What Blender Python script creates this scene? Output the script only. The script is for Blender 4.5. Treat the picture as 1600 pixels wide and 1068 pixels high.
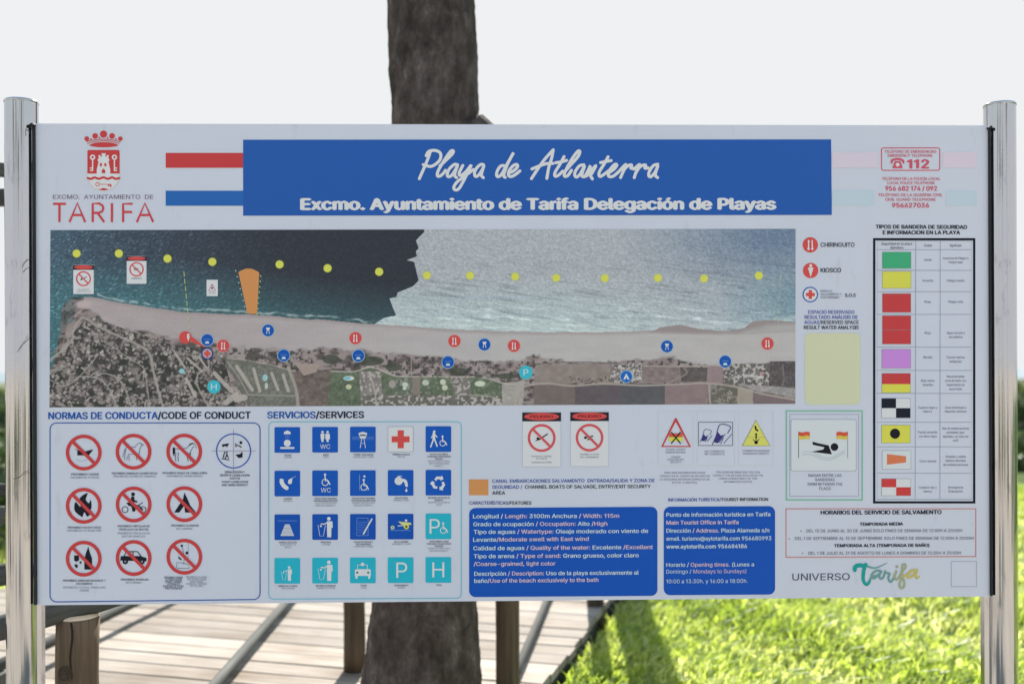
import bpy, math, random, os
import numpy as np
from mathutils import Vector, Matrix
from mathutils.geometry import tessellate_polygon

random.seed(7)
rng = np.random.default_rng(11)
for o in list(bpy.data.objects):
    bpy.data.objects.remove(o, do_unlink=True)
SC = bpy.context.scene
COL = SC.collection
R = math.radians

# ------------------------------------------------------------------ camera
FPX = 1556.0            # focal length in photo pixels (photo 1600 wide)
HZ = 579.0              # horizon row of the photo
CAM = Vector((0, 0, 1.42))
cd = bpy.data.cameras.new('camera')
cam = bpy.data.objects.new('camera', cd)
COL.objects.link(cam)
cam.location = CAM
ROLL = R(0.22)
cam.rotation_euler = (Matrix.Rotation(R(90), 4, 'X') @ Matrix.Rotation(-ROLL, 4, 'Z')).to_euler()
cd.sensor_width = 36
cd.lens = FPX * 36 / 1600
cd.shift_y = (HZ - 534) / 1600
cd.clip_start = 0.05
cd.clip_end = 12000
cd.dof.use_dof = True
cd.dof.focus_distance = 2.52
cd.dof.aperture_fstop = 2.0
SC.camera = cam
CR = (Matrix.Rotation(R(90), 3, 'X') @ Matrix.Rotation(-ROLL, 3, 'Z'))

def ray(px, py):
    return CR @ Vector(((px - 800) / FPX, (HZ - py) / FPX, -1.0))
def at(px, py, d):
    r = ray(px, py)
    return CAM + r * (d / r.y)
def on_z(px, py, z):
    r = ray(px, py)
    return CAM + r * ((z - CAM.z) / r.z)

# ------------------------------------------------------------------ light
SUN_EL, SUN_AZ = R(41), R(3.0)
w = bpy.data.worlds.new('World'); SC.world = w; w.use_nodes = True
nt = w.node_tree; nt.nodes.clear()
sky = nt.nodes.new('ShaderNodeTexSky'); sky.sky_type = 'NISHITA'; sky.sun_disc = False
sky.sun_elevation = SUN_EL; sky.sun_rotation = SUN_AZ
sky.air_density = 1.0; sky.dust_density = 0.8; sky.ozone_density = 1.6
# brightness cap put on the sky colour: evens out the sky towards the sun
lim = nt.nodes.new('ShaderNodeMix'); lim.data_type = 'RGBA'; lim.blend_type = 'DARKEN'; lim.inputs[0].default_value = 1
SKY_CAP = (2.22, 2.26, 2.30, 1)
lim.inputs[7].default_value = SKY_CAP
bg = nt.nodes.new('ShaderNodeBackground'); bg.inputs[1].default_value = 0.08
ow = nt.nodes.new('ShaderNodeOutputWorld')
nt.links.new(sky.outputs[0], lim.inputs[6]); nt.links.new(lim.outputs[2], bg.inputs[0]); nt.links.new(bg.outputs[0], ow.inputs[0])
sd = bpy.data.lights.new('sun', 'SUN'); sd.energy = 2.2; sd.angle = R(0.5); sd.color = (1, .95, .87)
so = bpy.data.objects.new('sun', sd); COL.objects.link(so)
sv = Vector((math.sin(SUN_AZ) * math.cos(SUN_EL), math.cos(SUN_AZ) * math.cos(SUN_EL), math.sin(SUN_EL)))
so.rotation_euler = sv.to_track_quat('Z', 'Y').to_euler(); so.location = (0, 8, 12)
SC.view_settings.view_transform = 'Standard'; SC.view_settings.look = 'None'
SC.view_settings.exposure = 2.28; SC.view_settings.gamma = 1.0; SC.view_settings.use_curve_mapping = False
SC.cycles.max_bounces = 8; SC.cycles.transparent_max_bounces = 8

# ------------------------------------------------------------------ helpers
def lin(c):
    c = c / 255.0
    return c / 12.92 if c <= 0.04045 else ((c + 0.055) / 1.055) ** 2.4
WHITE_OBS = tuple(lin(c) for c in (188, 194, 211))
TOP = (.705, .74, .835)
def albedo(rgb):
    """print colour seen next to the white of the panel -> its base colour"""
    return tuple(min(0.82, max(0.004, lin(c) / wv * tp * 1.02 - .014)) for c, wv, tp in zip(rgb, WHITE_OBS, TOP))

MATS = {}
def principled(name, col, rough=.6, metal=0., spec=.5):
    m = bpy.data.materials.new(name); m.use_nodes = True
    b = m.node_tree.nodes['Principled BSDF']
    b.inputs['Base Color'].default_value = (*col, 1); b.inputs['Roughness'].default_value = rough
    b.inputs['Metallic'].default_value = metal; b.inputs['Specular IOR Level'].default_value = spec
    return m
def ink(rgb):
    if rgb not in MATS:
        MATS[rgb] = principled('ink_%d_%d_%d' % rgb, albedo(rgb), .45, 0, .2)
    return MATS[rgb]

def N(m, t): return m.node_tree.nodes.new(t)
def L(m, a, b): m.node_tree.links.new(a, b)
def noise(m, scale, detail=4, vec=None, rough=.55):
    n = N(m, 'ShaderNodeTexNoise'); n.inputs['Scale'].default_value = scale
    n.inputs['Detail'].default_value = detail; n.inputs['Roughness'].default_value = rough
    if vec: L(m, vec, n.inputs['Vector'])
    return n
def ramp(m, fac, stops):
    r = N(m, 'ShaderNodeValToRGB'); e = r.color_ramp.elements
    while len(e) < len(stops): e.new(.5)
    for k, (p, c) in enumerate(stops):
        e[k].position = p; e[k].color = (*c, 1)
    L(m, fac, r.inputs[0]); return r
def coords(m, scale=(1, 1, 1), kind='Object', rot=(0, 0, 0)):
    t = N(m, 'ShaderNodeTexCoord'); mp = N(m, 'ShaderNodeMapping')
    mp.inputs['Scale'].default_value = scale; mp.inputs['Rotation'].default_value = rot
    L(m, t.outputs[kind], mp.inputs['Vector']); return mp.outputs[0]
def bump(m, h, strength, dist=.01):
    b = N(m, 'ShaderNodeBump'); b.inputs['Strength'].default_value = strength; b.inputs['Distance'].default_value = dist
    L(m, h, b.inputs['Height']); L(m, b.outputs[0], m.node_tree.nodes['Principled BSDF'].inputs['Normal'])
def pb(m): return m.node_tree.nodes['Principled BSDF']

def tag(o, label=None, cat=None, group=None, kind=None):
    if label: o['label'] = label
    if cat: o['category'] = cat
    if group: o['group'] = group
    if kind: o['kind'] = kind
    return o
def empty(name, loc, rz=0):
    o = bpy.data.objects.new(name, None); COL.objects.link(o); o.location = loc; o.rotation_euler = (0, 0, rz)
    o.empty_display_size = .1
    return o
def mesh_obj(name, verts, faces, mats, parent=None, mi=None, smooth=False):
    me = bpy.data.meshes.new(name); me.from_pydata([tuple(v) for v in verts], [], faces)
    for m in (mats if isinstance(mats, (list, tuple)) else [mats]): me.materials.append(m)
    if mi is not None: me.polygons.foreach_set('material_index', mi)
    if smooth: me.polygons.foreach_set('use_smooth', [True] * len(faces))
    me.update()
    o = bpy.data.objects.new(name, me); COL.objects.link(o)
    if parent:
        o.parent = parent
    return o

class MB:
    def __init__(s): s.v = []; s.f = []
    def add(s, v, f):
        n = len(s.v); s.v += [Vector(p) for p in v]; s.f += [[i + n for i in q] for q in f]
    def box(s, c, size, rot=None, bev=0):
        c = Vector(c); hx, hy, hz = [x / 2 for x in size]
        if bev:
            pts = []
            prof = [(-hx + bev, -hz), (hx - bev, -hz), (hx, -hz + bev), (hx, hz - bev), (hx - bev, hz), (-hx + bev, hz), (-hx, hz - bev), (-hx, -hz + bev)]
            for y in (-hy, hy): pts += [Vector((a, y, b)) for a, b in prof]
            f = [list(range(7, -1, -1)), list(range(8, 16))] + [[k, (k + 1) % 8, (k + 1) % 8 + 8, k + 8] for k in range(8)]
            f = [q[::-1] for q in f]
        else:
            pts = [Vector((x, y, z)) for x in (-hx, hx) for y in (-hy, hy) for z in (-hz, hz)]
            f = [[0, 1, 3, 2], [4, 6, 7, 5], [0, 4, 5, 1], [2, 3, 7, 6], [0, 2, 6, 4], [1, 5, 7, 3]]
        if rot is not None: pts = [rot @ p for p in pts]
        s.add([c + p for p in pts], f)
    def tube(s, pts, rad, n=20, cap=True, wob=0, seed=0):
        pts = [Vector(p) for p in pts]
        if not isinstance(rad, (list, tuple)): rad = [rad] * len(pts)
        r0 = random.Random(seed); n0 = len(s.v); ref = None
        ph = [r0.uniform(0, 6.28) for _ in range(6)]
        for i, p in enumerate(pts):
            a = pts[max(0, i - 1)]; b = pts[min(len(pts) - 1, i + 1)]; t = (b - a).normalized()
            if ref is None: ref = t.orthogonal().normalized()
            u = (ref - t * ref.dot(t)).normalized(); ref = u; v = t.cross(u)
            for k in range(n):
                an = 2 * math.pi * k / n
                rr = rad[i] * (1 + wob * (math.sin(2 * an + ph[0] + i * .7) + .6 * math.sin(3 * an + ph[1] - i * .9) + .5 * math.sin(5 * an + ph[2] + i * 1.3)) + wob * .6 * r0.uniform(-1, 1))
                s.v.append(p + (u * math.cos(an) + v * math.sin(an)) * rr)
        for i in range(len(pts) - 1):
            for k in range(n):
                k2 = (k + 1) % n
                s.f.append([n0 + i * n + k, n0 + i * n + k2, n0 + (i + 1) * n + k2, n0 + (i + 1) * n + k])
        if cap:
            s.f.append([n0 + k for k in range(n)][::-1]); m0 = n0 + (len(pts) - 1) * n
            s.f.append([m0 + k for k in range(n)])
    def build(s, name, mat, parent=None, smooth=False, org=None):
        org = org if org is not None else (Vector(parent.location) if parent else None)
        if org is None:
            org = Vector((sum(p.x for p in s.v), sum(p.y for p in s.v), 0)) / len(s.v); org.z = min(p.z for p in s.v)
            o = mesh_obj(name, [p - org for p in s.v], s.f, mat, None, None, smooth); o.location = org; return o
        return mesh_obj(name, [p - org for p in s.v], s.f, mat, parent, None, smooth)
def autosmooth(o, ang=40):
    me = o.data
    for p in me.polygons: p.use_smooth = len(p.vertices) <= 4

# ------------------------------------------------------------------ materials
def wood(name, c0, c1, c2, axis='x', rough=.8, scale=1., knots=True):
    m = principled(name, c1, rough, 0, .25)
    sc = {'x': (1.2, 26, 26), 'y': (26, 1.2, 26), 'z': (26, 26, 1.2)}[axis]
    oi = N(m, 'ShaderNodeObjectInfo'); tc = N(m, 'ShaderNodeTexCoord')
    ad = N(m, 'ShaderNodeVectorMath'); ad.operation = 'MULTIPLY_ADD'
    cmb = N(m, 'ShaderNodeCombineXYZ')
    for k in range(3): L(m, oi.outputs['Random'], cmb.inputs[k])
    ad.inputs[1].default_value = (17, 17, 17)
    L(m, cmb.outputs[0], ad.inputs[0]); L(m, tc.outputs['Object'], ad.inputs[2])
    mp = N(m, 'ShaderNodeMapping'); mp.inputs['Scale'].default_value = [q * scale for q in sc]; L(m, ad.outputs[0], mp.inputs[0])
    n = noise(m, 2.2, 8, mp.outputs[0], .65); big = noise(m, 1.7, 3, ad.outputs[0])
    mx = N(m, 'ShaderNodeMath'); mx.operation = 'MULTIPLY_ADD'; mx.inputs[1].default_value = .6
    L(m, big.outputs[0], mx.inputs[0]); sb = N(m, 'ShaderNodeMath'); sb.operation = 'MULTIPLY_ADD'; sb.inputs[1].default_value = .8; sb.inputs[2].default_value = -.2
    L(m, n.outputs[0], sb.inputs[0]); L(m, sb.outputs[0], mx.inputs[2])
    r = ramp(m, mx.outputs[0], [(.25, c0), (.52, c1), (.78, c2)])
    hsv = N(m, 'ShaderNodeHueSaturation'); mr = N(m, 'ShaderNodeMapRange')
    mr.inputs['To Min'].default_value = .68; mr.inputs['To Max'].default_value = 1.2
    L(m, oi.outputs['Random'], mr.inputs[0]); L(m, mr.outputs[0], hsv.inputs['Value']); L(m, r.outputs[0], hsv.inputs['Color'])
    L(m, hsv.outputs[0], pb(m).inputs['Base Color']); bump(m, n.outputs[0], .5, .004)
    return m
M_PLANK = wood('weathered_plank', (.17, .12, .08), (.345, .30, .255), (.47, .43, .385), 'x')
M_LOG = wood('grey_log', (.03, .034, .031), (.075, .08, .074), (.145, .148, .135), 'x')
M_POSTW = wood('brown_log_post', (.04, .03, .02), (.105, .076, .05), (.18, .135, .095), 'z')
M_ENDG = principled('cut_wood', (.5, .42, .32), .9)

def steel():
    m = principled('polished_steel', (.62, .63, .65), .13, 1.0)
    v = coords(m, (60, 60, .35)); n = noise(m, 3, 6, v)
    v2 = coords(m, (1, 1, .3)); n2 = noise(m, 38, 5, v2, .6)
    r = ramp(m, n2.outputs[0], [(.0, (.54, .56, .59)), (.60, (.52, .53, .56)), (.74, (.32, .34, .37))])
    L(m, r.outputs[0], pb(m).inputs['Base Color'])
    mr = N(m, 'ShaderNodeMapRange'); mr.inputs['From Min'].default_value = .35; mr.inputs['From Max'].default_value = .7
    mr.inputs['To Min'].default_value = .05; mr.inputs['To Max'].default_value = .18
    L(m, n.outputs[0], mr.inputs[0]); L(m, mr.outputs[0], pb(m).inputs['Roughness'])
    bump(m, n.outputs[0], .18, .002)
    return m
M_STEEL = steel()
M_RUBBER = principled('black_rubber', (.012, .012, .014), .7)
M_BOLT = principled('dull_steel', (.35, .35, .36), .35, 1)

def panel_mat():
    m = principled('white_panel', albedo((188, 194, 211)), .34, 0, .4)
    n = noise(m, 2.2, 6, coords(m), .6); n2 = noise(m, 26, 5, coords(m, (1, 1, .35)), .6)
    r = ramp(m, n.outputs[0], [(.2, (.675, .71, .80)), (.8, (.735, .77, .865))])
    r2 = ramp(m, n2.outputs[0], [(.0, (1, 1, 1)), (.62, (1, 1, 1)), (.78, (.90, .89, .87))])
    mx = N(m, 'ShaderNodeMix'); mx.data_type = 'RGBA'; mx.blend_type = 'MULTIPLY'; mx.inputs[0].default_value = 1
    L(m, r.outputs[0], mx.inputs[6]); L(m, r2.outputs[0], mx.inputs[7]); L(m, mx.outputs[2], pb(m).inputs['Base Color'])
    bump(m, noise(m, 4, 2, coords(m)).outputs[0], .15, .004)
    return m
M_PANEL = panel_mat()

def bark():
    m = principled('palm_bark', (.1, .08, .07), .9, 0, .2)
    v = coords(m, (1, 1, .55)); n = noise(m, 17, 10, v, .74); b = noise(m, 5, 4, coords(m))
    v3 = coords(m, (1, 1, .12)); n3 = noise(m, 60, 4, v3, .6)
    r = ramp(m, n.outputs[0], [(.30, (.026, .021, .018)), (.47, (.070, .058, .052)), (.60, (.125, .108, .10)), (.72, (.30, .28, .265))])
    r2 = ramp(m, b.outputs[0], [(.3, (.7, .66, .62)), (.7, (1.15, 1.1, 1.1))])
    mx = N(m, 'ShaderNodeMix'); mx.data_type = 'RGBA'; mx.blend_type = 'MULTIPLY'; mx.inputs[0].default_value = 1
    L(m, r.outputs[0], mx.inputs[6]); L(m, r2.outputs[0], mx.inputs[7]); L(m, mx.outputs[2], pb(m).inputs['Base Color'])
    ad = N(m, 'ShaderNodeMath'); L(m, n.outputs[0], ad.inputs[0]); L(m, n3.outputs[0], ad.inputs[1])
    bump(m, ad.outputs[0], .7, .03)
    return m
M_BARK = bark()

def leafmat(name, c0, c1, c2, trans=.5):
    m = bpy.data.materials.new(name); m.use_nodes = True; m.node_tree.nodes.clear()
    out = N(m, 'ShaderNodeOutputMaterial'); d = N(m, 'ShaderNodeBsdfDiffuse'); t = N(m, 'ShaderNodeBsdfTranslucent')
    g = N(m, 'ShaderNodeBsdfGlossy'); g.inputs['Roughness'].default_value = .5
    a = N(m, 'ShaderNodeAttribute'); a.attribute_name = 'var'
    r = ramp(m, a.outputs['Fac'], [(.0, c0), (.55, c1), (1., c2)])
    L(m, r.outputs[0], d.inputs[0])
    hs = N(m, 'ShaderNodeHueSaturation'); hs.inputs['Value'].default_value = 1.6; hs.inputs['Hue'].default_value = .485; L(m, r.outputs[0], hs.inputs['Color']); L(m, hs.outputs[0], t.inputs[0])
    mx = N(m, 'ShaderNodeMixShader'); mx.inputs[0].default_value = trans; L(m, d.outputs[0], mx.inputs[1]); L(m, t.outputs[0], mx.inputs[2])
    m2 = N(m, 'ShaderNodeMixShader'); m2.inputs[0].default_value = .07; L(m, mx.outputs[0], m2.inputs[1]); L(m, g.outputs[0], m2.inputs[2])
    L(m, m2.outputs[0], out.inputs[0]); return m
M_GRASS = leafmat('grass_blades', (.14, .24, .025), (.29, .39, .055), (.55, .58, .24), .6)
M_BUSH = leafmat('bush_leaves', (.02, .045, .012), (.045, .08, .02), (.09, .12, .035), .3)

def ground_mat(name, cols, scale, b=.4):
    m = principled(name, cols[1], .95, 0, .1)
    n = noise(m, scale, 8, coords(m), .65); n2 = noise(m, scale * .08, 4, coords(m))
    r = ramp(m, n.outputs[0], [(.3, cols[0]), (.5, cols[1]), (.7, cols[2])])
    r2 = ramp(m, n2.outputs[0], [(.3, (.8, .8, .8)), (.7, (1.1, 1.1, 1.1))])
    mx = N(m, 'ShaderNodeMix'); mx.data_type = 'RGBA'; mx.blend_type = 'MULTIPLY'; mx.inputs[0].default_value = 1
    L(m, r.outputs[0], mx.inputs[6]); L(m, r2.outputs[0], mx.inputs[7]); L(m, mx.outputs[2], pb(m).inputs['Base Color'])
    bump(m, n.outputs[0], b, .03); return m
M_SAND = ground_mat('pale_sand', ((.33, .29, .24), (.42, .36, .295), (.47, .41, .345)), 9)
M_TURF = ground_mat('turf_soil', ((.03, .05, .012), (.05, .085, .02), (.09, .12, .03)), 14)
M_DUNE = ground_mat('dune_scrub', ((.05, .07, .03), (.10, .12, .05), (.22, .20, .12)), .25)

# ------------------------------------------------------------------ the setting
def sheet(name, x0, x1, y0, y1, z, mat, nx=1, ny=1, f=None):
    vs, fs = [], []
    for j in range(ny + 1):
        for i in range(nx + 1):
            x = x0 + (x1 - x0) * i / nx; y = y0 + (y1 - y0) * j / ny
            vs.append((x, y, z + (f(x, y) if f else 0)))
    for j in range(ny):
        for i in range(nx):
            a = j * (nx + 1) + i; fs.append([a, a + 1, a + nx + 2, a + nx + 1])
    o = mesh_obj(name, vs, fs, mat, None, None, f is not None); tag(o, kind='structure'); return o
sheet('ground', -6000, 6000, -3000, 60, 0, M_SAND)
WALK = R(15.5)                       # direction the boardwalk runs, right of straight ahead
wd = Vector((math.sin(WALK), math.cos(WALK), 0)); wr = Vector((math.cos(WALK), -math.sin(WALK), 0))
DECK_Z = .17
e0 = on_z(850, 1068, DECK_Z); 
def walk(u, v, z=0):                 # u across (0 = right edge, negative to the left), v along
    p = e0 + wr * u + wd * v; return Vector((p.x, p.y, z))
def hump(x, y): return .05 * math.sin(x * 1.7 + 1) * math.cos(y * 1.3) + .03 * math.sin(x * 4.1 + y * 2.7)
a = walk(.0, -1.2); b = walk(0, 56)
# turf on the right of the boardwalk
vs, fs = [], []
NXT, NYT = 60, 70
for j in range(NYT + 1):
    v = -1.2 + 57 * (j / NYT) ** 2.2
    for i in range(NXT + 1):
        u = .0 + 45 * (i / NXT) ** 2.2
        p = walk(u, v); vs.append((p.x, p.y, .06 + hump(p.x, p.y) * min(1, u * 2)))
for j in range(NYT):
    for i in range(NXT):
        q = j * (NXT + 1) + i; fs.append([q, q + 1, q + NXT + 2, q + NXT + 1])
tag(mesh_obj('lawn', vs, fs, M_TURF, None, None, True), kind='structure')
vs, fs = [], []
for j in range(41):
    v = -.2 + 56 * (j / 40) ** 2
    for i in range(31):
        u = -3.55 - 45 * (i / 30) ** 2
        p = walk(u, v); vs.append((p.x, p.y, .05 + hump(p.x, p.y)))
for j in range(40):
    for i in range(30):
        q = j * 31 + i; fs.append([q, q + 1, q + 32, q + 31])
tag(mesh_obj('grass_verge', vs, fs, M_TURF, None, None, True), kind='structure')
def dune(x, y): return (.35 * math.sin(x * .07 + 2) + .3 * math.sin(x * .19 + y * .11) - .2) * min(1, (y - 58) / 30)
sheet('dunes', -420, 420, 57, 300, -.3, M_DUNE, 120, 24, lambda x, y: max(-1.2, .25 + dune(x, y) - (y - 57) * .006))
msea = principled('sea_water', (.10, .17, .22), .35, 0, .5)
sheet('sea', -6000, 6000, 240, 9000, -1.0, msea)
# dark scrub hills and trees far off, both sides
def leaves(name, centres, n, size, mat, seed=1, up=.3):
    r = np.random.default_rng(seed); P = []
    tot = sum(c[3] ** 2 for c in centres)
    V = []; var = []
    for (x, y, z, rad, sq) in centres:
        k = max(8, int(n * rad ** 2 / tot))
        d = r.normal(size=(k, 3)); d /= np.linalg.norm(d, axis=1)[:, None]
        rr = rad * (.55 + .5 * r.random(k) ** .6); rr *= 1 + .18 * np.sin(d[:, 0] * 6 + x) * np.cos(d[:, 2] * 7 + y)
        c = np.array([x, y, z]) + d * rr[:, None] * np.array([1, 1, sq])
        a1 = r.normal(size=(k, 3)); a1 /= np.linalg.norm(a1, axis=1)[:, None]
        a2 = np.cross(a1, r.normal(size=(k, 3))); a2 /= np.linalg.norm(a2, axis=1)[:, None]
        s = size * (.6 + .8 * r.random(k))[:, None]
        V.append(np.stack([c - a1 * s, c + a2 * s * .5, c + a1 * s, c - a2 * s * .5], 1).reshape(-1, 3)); var.append(np.repeat(r.random(k), 4))
    V = np.concatenate(V); var = np.concatenate(var)
    me = bpy.data.meshes.new(name); nq = len(V) // 4
    me.vertices.add(len(V)); me.vertices.foreach_set('co', V.ravel().astype('f'))
    me.loops.add(len(V)); me.loops.foreach_set('vertex_index', np.arange(len(V), dtype='i'))
    me.polygons.add(nq); me.polygons.foreach_set('loop_start', np.arange(0, len(V), 4, dtype='i')); me.polygons.foreach_set('loop_total', np.full(nq, 4, 'i'))
    at_ = me.attributes.new('var', 'FLOAT', 'POINT'); at_.data.foreach_set('value', var.astype('f'))
    me.materials.append(mat); me.update(calc_edges=True)
    return me
def bush(label, x, y, rad, h, seed, n=2600, size=.05):
    r = random.Random(seed); z0 = 0.02
    root = empty('shrub', (x, y, z0)); tag(root, label, 'shrub', 'shrubs beyond the sign')
    cs = [(r.uniform(-.5, .5) * rad, r.uniform(-.5, .5) * rad, h * r.uniform(.3, .62), rad * r.uniform(.4, .62), h / rad * .7) for _ in range(8)]
    me = leaves('foliage', cs, n, size, M_BUSH, seed); o = bpy.data.objects.new('foliage', me); COL.objects.link(o); o.parent = root
    s = MB()
    for k in range(5):
        s.tube([(0, 0, 0), (r.uniform(-.2, .2) * rad, r.uniform(-.2, .2) * rad, h * .3), (r.uniform(-.5, .5) * rad, r.uniform(-.5, .5) * rad, h * .65)], [.05 * h, .035 * h, .015 * h], 7)
    mesh_obj('stem', s.v, s.f, M_BARK, root)
bush('dark broad shrub beyond the lawn, past the right steel post', 11.6, 21.0, 3.4, 1.25, 3, 6000, .11)
bush('green shrub beyond the lawn, nearer one past the right steel post', 7.6, 13.8, 1.1, .62, 4, 2600, .06)
bush('green shrub behind the log fence at the left edge', -4.6, 8.2, 1.2, .95, 5, 3200, .06)
bush('tall dark shrub far behind the log fence at the left edge', -11.4, 20.5, 3.0, 1.15, 6, 5000, .1)

for k_, (x_, y_, r_0, h_) in enumerate(((-4.5, -5.5, 1.3, 1.1), (-2.2, -8.5, 1.6, 1.3), (1.6, -9.0, 1.2, 1.0), (4.6, -6.0, 1.5, 1.2), (6.5, -1.0, 1.2, 1.0), (-6.5, .5, 1.2, 1.1))):  # unseen shrubs added so the steel posts mirror dark green streaks
    bush(['green shrub behind the viewpoint on the left', 'broad shrub far behind the viewpoint', 'low shrub straight behind the viewpoint', 'green shrub behind the viewpoint on the right', 'green shrub right of the viewpoint', 'green shrub left of the viewpoint'][k_], x_, y_, r_0, h_, 30 + k_, 1500, .09)
for k_, (x_, y_, r_0, h_, lb) in enumerate(((-6.1, -8.6, .17, 4.6, 'palm standing behind the viewpoint on the left'), (5.5, -9.4, .18, 5.2, 'palm standing behind the viewpoint on the right'), (-.9, -13.2, .18, 4.9, 'palm standing straight behind the viewpoint'))):  # unseen palms added to give the steel posts dark upright reflections
    rt = empty('palm_tree', (x_, y_, 0)); tag(rt, lb, 'tree', 'palms around the viewpoint')
    t_ = MB(); t_.tube([(0, 0, -.05)] + [(.05 * math.sin(q_), .04 * math.cos(q_ * 1.3), h_ * q_ / 8) for q_ in range(1, 9)], [r_0 * 1.4] + [r_0 * (1.05 - .03 * q_) for q_ in range(1, 9)], 16, True, .04, k_)
    mesh_obj('trunk', t_.v, t_.f, M_BARK, rt)
    me_ = leaves('crown', [(math.cos(q_ * .9) * .75, math.sin(q_ * .9) * .75, h_ + .1 - .25 * (q_ % 2), .6, .5) for q_ in range(7)] + [(0, 0, h_ + .3, .7, .6)], 1800, .12, M_BUSH, 60 + k_); o_ = bpy.data.objects.new('crown', me_); COL.objects.link(o_); o_.parent = rt
# ------------------------------------------------------------------ boardwalk, one object per plank
root = empty('boardwalk', walk(-1.7, 3, 0)); tag(root, 'pale weathered wooden boardwalk of cross planks running behind the sign', 'boardwalk')
PW, GAPW, PL = .138, .007, 3.45
m = MB(); m.box((0, 0, 0), (PL, PW, .035), None, 0)
# profile with eased long edges
pm = MB(); hx, hy, hz, bv = PL / 2, PW / 2, .0175, .004
prof = [(-hy, -hz), (hy, -hz), (hy, hz - bv), (hy - bv, hz), (-hy + bv, hz), (-hy, hz - bv)]
vv = [(x, p, q) for x in (-hx, hx) for p, q in prof]
ff = [[5, 4, 3, 2, 1, 0], [6, 7, 8, 9, 10, 11]] + [[k, (k + 1) % 6, (k + 1) % 6 + 6, k + 6] for k in range(6)]
plank_me = bpy.data.meshes.new('plank'); plank_me.from_pydata(vv, [], ff); plank_me.materials.append(M_PLANK); plank_me.update()
for k in range(62):
    v = -.95 + k * (PW + GAPW); jit = random.uniform(-.012, .012)
    p = walk(-PL / 2 + jit, v, DECK_Z - .0175 + random.uniform(-.0025, .0015)) - root.location
    o = bpy.data.objects.new('plank', plank_me); COL.objects.link(o); o.parent = root; o.location = p
    o.rotation_euler = (random.uniform(-.012, .012), random.uniform(-.001, .001), -WALK + random.uniform(-.003, .003))
for u in (-.08, -1.7, -3.35):
    q = MB(); q.box((0, 0, 0), (.09, 9.3, .11), Matrix.Rotation(-WALK, 3, 'Z')); c = walk(u, 3.55, .078)
    o = mesh_obj('joist', q.v, q.f, M_LOG, root); o.location = c - root.location

# ------------------------------------------------------------------ log railings
def log(name, p, q, r, mat, parent, seed=0, seg=9, n=18):
    p, q = Vector(p), Vector(q); d = q - p; L_ = d.length; rr = random.Random(seed)
    b = MB(); pts = [(L_ * k / seg, rr.uniform(-1, 1) * r * .05, rr.uniform(-1, 1) * r * .05) for k in range(seg + 1)]
    if abs(d.normalized().z) > .9:
        b.tube([(y, z, x) for x, y, z in pts], [r * (1.03 - .05 * k / seg) for k in range(seg + 1)], n, True, .018, seed)
        o = mesh_obj(name, b.v, b.f, mat, parent); rot = Vector((0, 0, 1)).rotation_difference(d.normalized())
    else:
        b.tube(pts, [r * (1.02 - .05 * k / seg) for k in range(seg + 1)], n, True, .018, seed)
        o = mesh_obj(name, b.v, b.f, mat, parent); rot = d.normalized().to_track_quat('X', 'Z')
    o.location = p - (parent.location if parent else Vector()); o.rotation_euler = rot.to_euler(); autosmooth(o); return o

# near posts on the boardwalk
GPOST = 'round wooden posts of the boardwalk'
def single_post(px, d, w_px, ztop, label, mat=M_POSTW, z0=0.0, seed=1):
    p = at(px, 900, d); r = w_px * d / FPX / 2
    root = empty('wooden_post', (p.x, p.y, z0)); tag(root, label, 'post', GPOST)
    log('pole', (p.x, p.y, z0), (p.x, p.y, ztop), r, mat, root, seed, 8, 24)
    c = MB(); c.tube([(0, 0, ztop - z0), (0, 0, ztop - z0 + .006), (0, 0, ztop - z0 + .010)], [r * .96, r * .93, r * .8], 24)
    mesh_obj('top_cut', c.v, c.f, M_ENDG, root)
    return p
POST_L = single_post(121, 2.9, 65, 1.42 - (960 - HZ) * 2.9 / FPX, 'thick cracked brown post with a knot under the lower left corner of the board', seed=4)
crk = MB(); cz = POST_L.z
ztop_ = 1.42 - (960 - HZ) * 2.9 / FPX; pr_ = 65 * 2.9 / FPX / 2
proot = [o for o in COL.objects if o.name == 'wooden_post'][0]
rk = random.Random(3); vs, fs = [], []
for k in range(15):          # a drying crack that runs down from the top
    t = k / 14; an = R(-90 + 8 + 3 * math.sin(k * 1.1)); w_ = .0032 * (1 - t * .6); z = ztop_ - .002 - t * .34
    for sgn in (-1, 1): vs.append((pr_ * 1.035 * math.cos(an + sgn * w_ / pr_), pr_ * 1.035 * math.sin(an + sgn * w_ / pr_), z))
for k in range(14): fs.append([2 * k, 2 * k + 2, 2 * k + 3, 2 * k + 1])
mesh_obj('crack', vs, fs, principled('crack_dark', (.012, .009, .007), .95), proot)
kb = MB()
for q_, (rad_, th) in enumerate(((.0105, .0028), (.017, .0022), (.023, .0018))):
    ring = []
    for k in range(19):
        a_ = 2 * math.pi * k / 18; dx = rad_ * math.cos(a_); dz = rad_ * 1.25 * math.sin(a_); an = R(-100) + dx / pr_; ring.append((pr_ * 1.025 * math.cos(an), pr_ * 1.025 * math.sin(an), ztop_ - .155 + dz))
    kb.tube(ring, th, 6, False)
an = R(-100); kb.tube([(pr_ * 1.0 * math.cos(an), pr_ * 1.0 * math.sin(an), ztop_ - .155), (pr_ * 1.05 * math.cos(an), pr_ * 1.05 * math.sin(an), ztop_ - .155)], .0085, 14)
mesh_obj('knot', kb.v, kb.f, principled('knot_wood', (.045, .028, .018), .8), proot)
single_post(553, 4.17, 33, 1.12, 'slim brown post standing on the boardwalk just left of the palm trunk', z0=DECK_Z - .004, seed=5)
single_post(793, 3.78, 37, 1.1, 'dark olive brown post between palm trunk and lawn, nearer the trunk', seed=6)
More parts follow.
